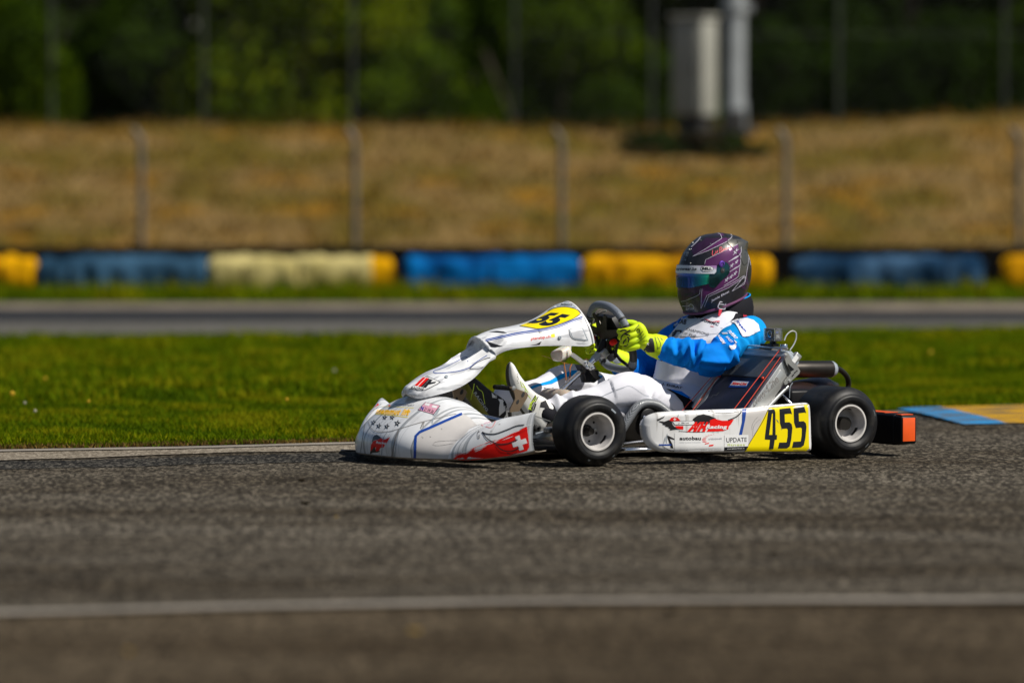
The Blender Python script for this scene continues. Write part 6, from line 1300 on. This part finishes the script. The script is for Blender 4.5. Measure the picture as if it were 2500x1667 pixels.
def band(y0, y1, az0, az1, off, m, rows_=14, cols=60, y1f=None):
    mb = MB(); R_ = []
    for i in range(cols+1):
        az = az0+(az1-az0)*i/cols; yy1 = y1f(az) if y1f else y1; R_.append([hp(zt(y0+(yy1-y0)*j/rows_), az, off) for j in range(rows_+1)])
    mb.grid(R_, m); return mb
vz = lambda az: 676-50*min(1, max(0, (abs(az)-.35)/.6))
mb = band(432, 676, -1.10, 1.10, .0045, VM, y1f=vz); mb = thicken(mb, .002); visor = mb.build("visor", helmet, 60)
St = mat("visor_strip_white", (.62, .64, .70), .35, coat=.3, var=(3, .5), col2=(.36, .18, .42), fac=(.5, .62), stretch=(1, 1, 8))
mb = band(430, 518, -1.11, 1.11, .0068, St, 6); bvs = mb.bvh()
poly(mb, bvs, 4, [(672, 480), (680, 458), (720, 446), (775, 447), (812, 462), (820, 482), (800, 502), (750, 510), (700, 506)], M_blk2, .0008, 4, ); poly(mb, bvs, 4, [(677, 480), (685, 461), (720, 450), (775, 451), (808, 464), (815, 482), (796, 499), (750, 506), (702, 502)], M_sw, .0012, 4)
text(mb, bvs, 4, "BELL", [(692, 460), (798, 460), (796, 488), (690, 488)], M_blk2, .06, .0016); text(mb, bvs, 4, "driverswear.be", [(335, 458), (635, 458), (628, 496), (330, 496)], M_nb, .03, .0012); line(mb, bvs, 4, [(715, 494), (775, 494)], .7, M_blk2, .0016)
mb.build("visor_strip", visor, 60)
for s_ in (1, -1):
    mb = MB(); R_ = []
    cen = hp(zt(490), s_*1.33, .006); c2 = hp(zt(425), s_*1.33, .008)
    for az0, y0, y1 in ((.93, 520, 650), (1.0, 500, 668), (1.08, 470, 672), (1.14, 420, 660), (1.2, 400, 630), (1.28, 388, 590), (1.36, 392, 560), (1.43, 412, 540), (1.47, 445, 512)):
        R_.append([hp(zt(y0+(y1-y0)*j/8), s_*az0, .0056+.002*math.sin(math.pi*j/8)) for j in range(9)])
    mb.grid(R_, mat("visor_arm_teal", (.012, .09, .10), .2, metal=.7, coat=.5, var=(20, .6))); mb = thicken(mb, .002)
    nrm = Vector((0, s_, 0)); pv = hit(mb.bvh(), *Z(4, 905, 425)) if s_ > 0 else None
    cpt = pv[0] if pv else c2; mb.lathe([(.0125, 0), (.0125, .003), (.0085, .0045), (.0080, .002), (.0001, .002)], mat("pivot_violet", (.20, .08, .55), .25, metal=.7, coat=.4), cpt, nrm, 24)
    pv = hit(hb, *Z(4, 905, 495)) if s_ > 0 else None; cpt = (pv[0]+Vector((0, .006, 0))) if pv else cen; mb.lathe([(.0095, -.004), (.0095, .003), (.004, .004), (.0001, .004)], M_rub, cpt, nrm, 20); mb.lathe([(.0025, .004), (.0020, .006), (.0001, .0065)], M_chr, cpt, nrm, 8)
    mb.build("visor_pivot", visor, 60)
# padded neck collar with cyan piping, chin strap buckle
mb = MB(); rows = []; nn = 48
for h_, k_r in ((.500, 1.06), (.53, 1.08), (.555, 1.04), (.570, .98), (.578, .94), (.576, .88), (.56, .82)):
    row = []
    for j in range(nn):
        a = 2*math.pi*j/nn; tilt = .022*math.cos(a)*-1; row.append(Vector((.112+.103*k_r*math.cos(a), .104*k_r*math.sin(a), h_-.004+tilt*1.0)))
    rows.append(row)
mb.grid(rows, C_blk, closed=True); col_ = mb.build("neck_collar", person, 180)
mb = MB(); mb.tube(rows[4][::1], .0026, C_cyan, 8, closed=True); mb.build("piping", col_, 180)
mb = MB(); g = lambda x, y: ky(4, x, y, .112)
mb.tube([g(862, 890), g(885, 838), g(950, 838), g(938, 918), g(880, 915)], .0026, H_sil, 8, closed=True); mb.tube([g(880, 862), g(935, 868)], .002, H_sil, 6); mb.plate([g(872, 922), g(905, 918), g(893, 975), g(880, 992), g(862, 988)], (0, 1, 0), .003, S_red); mb.plate([g(885, 845), g(940, 845), g(930, 915), g(882, 910)], (0, 1, 0), .0015, M_rub); mb.build("chin_strap", person)
for o in bpy.data.objects:
    if o.type == 'MESH' and o.parent is None and o.name.startswith("person"): pass
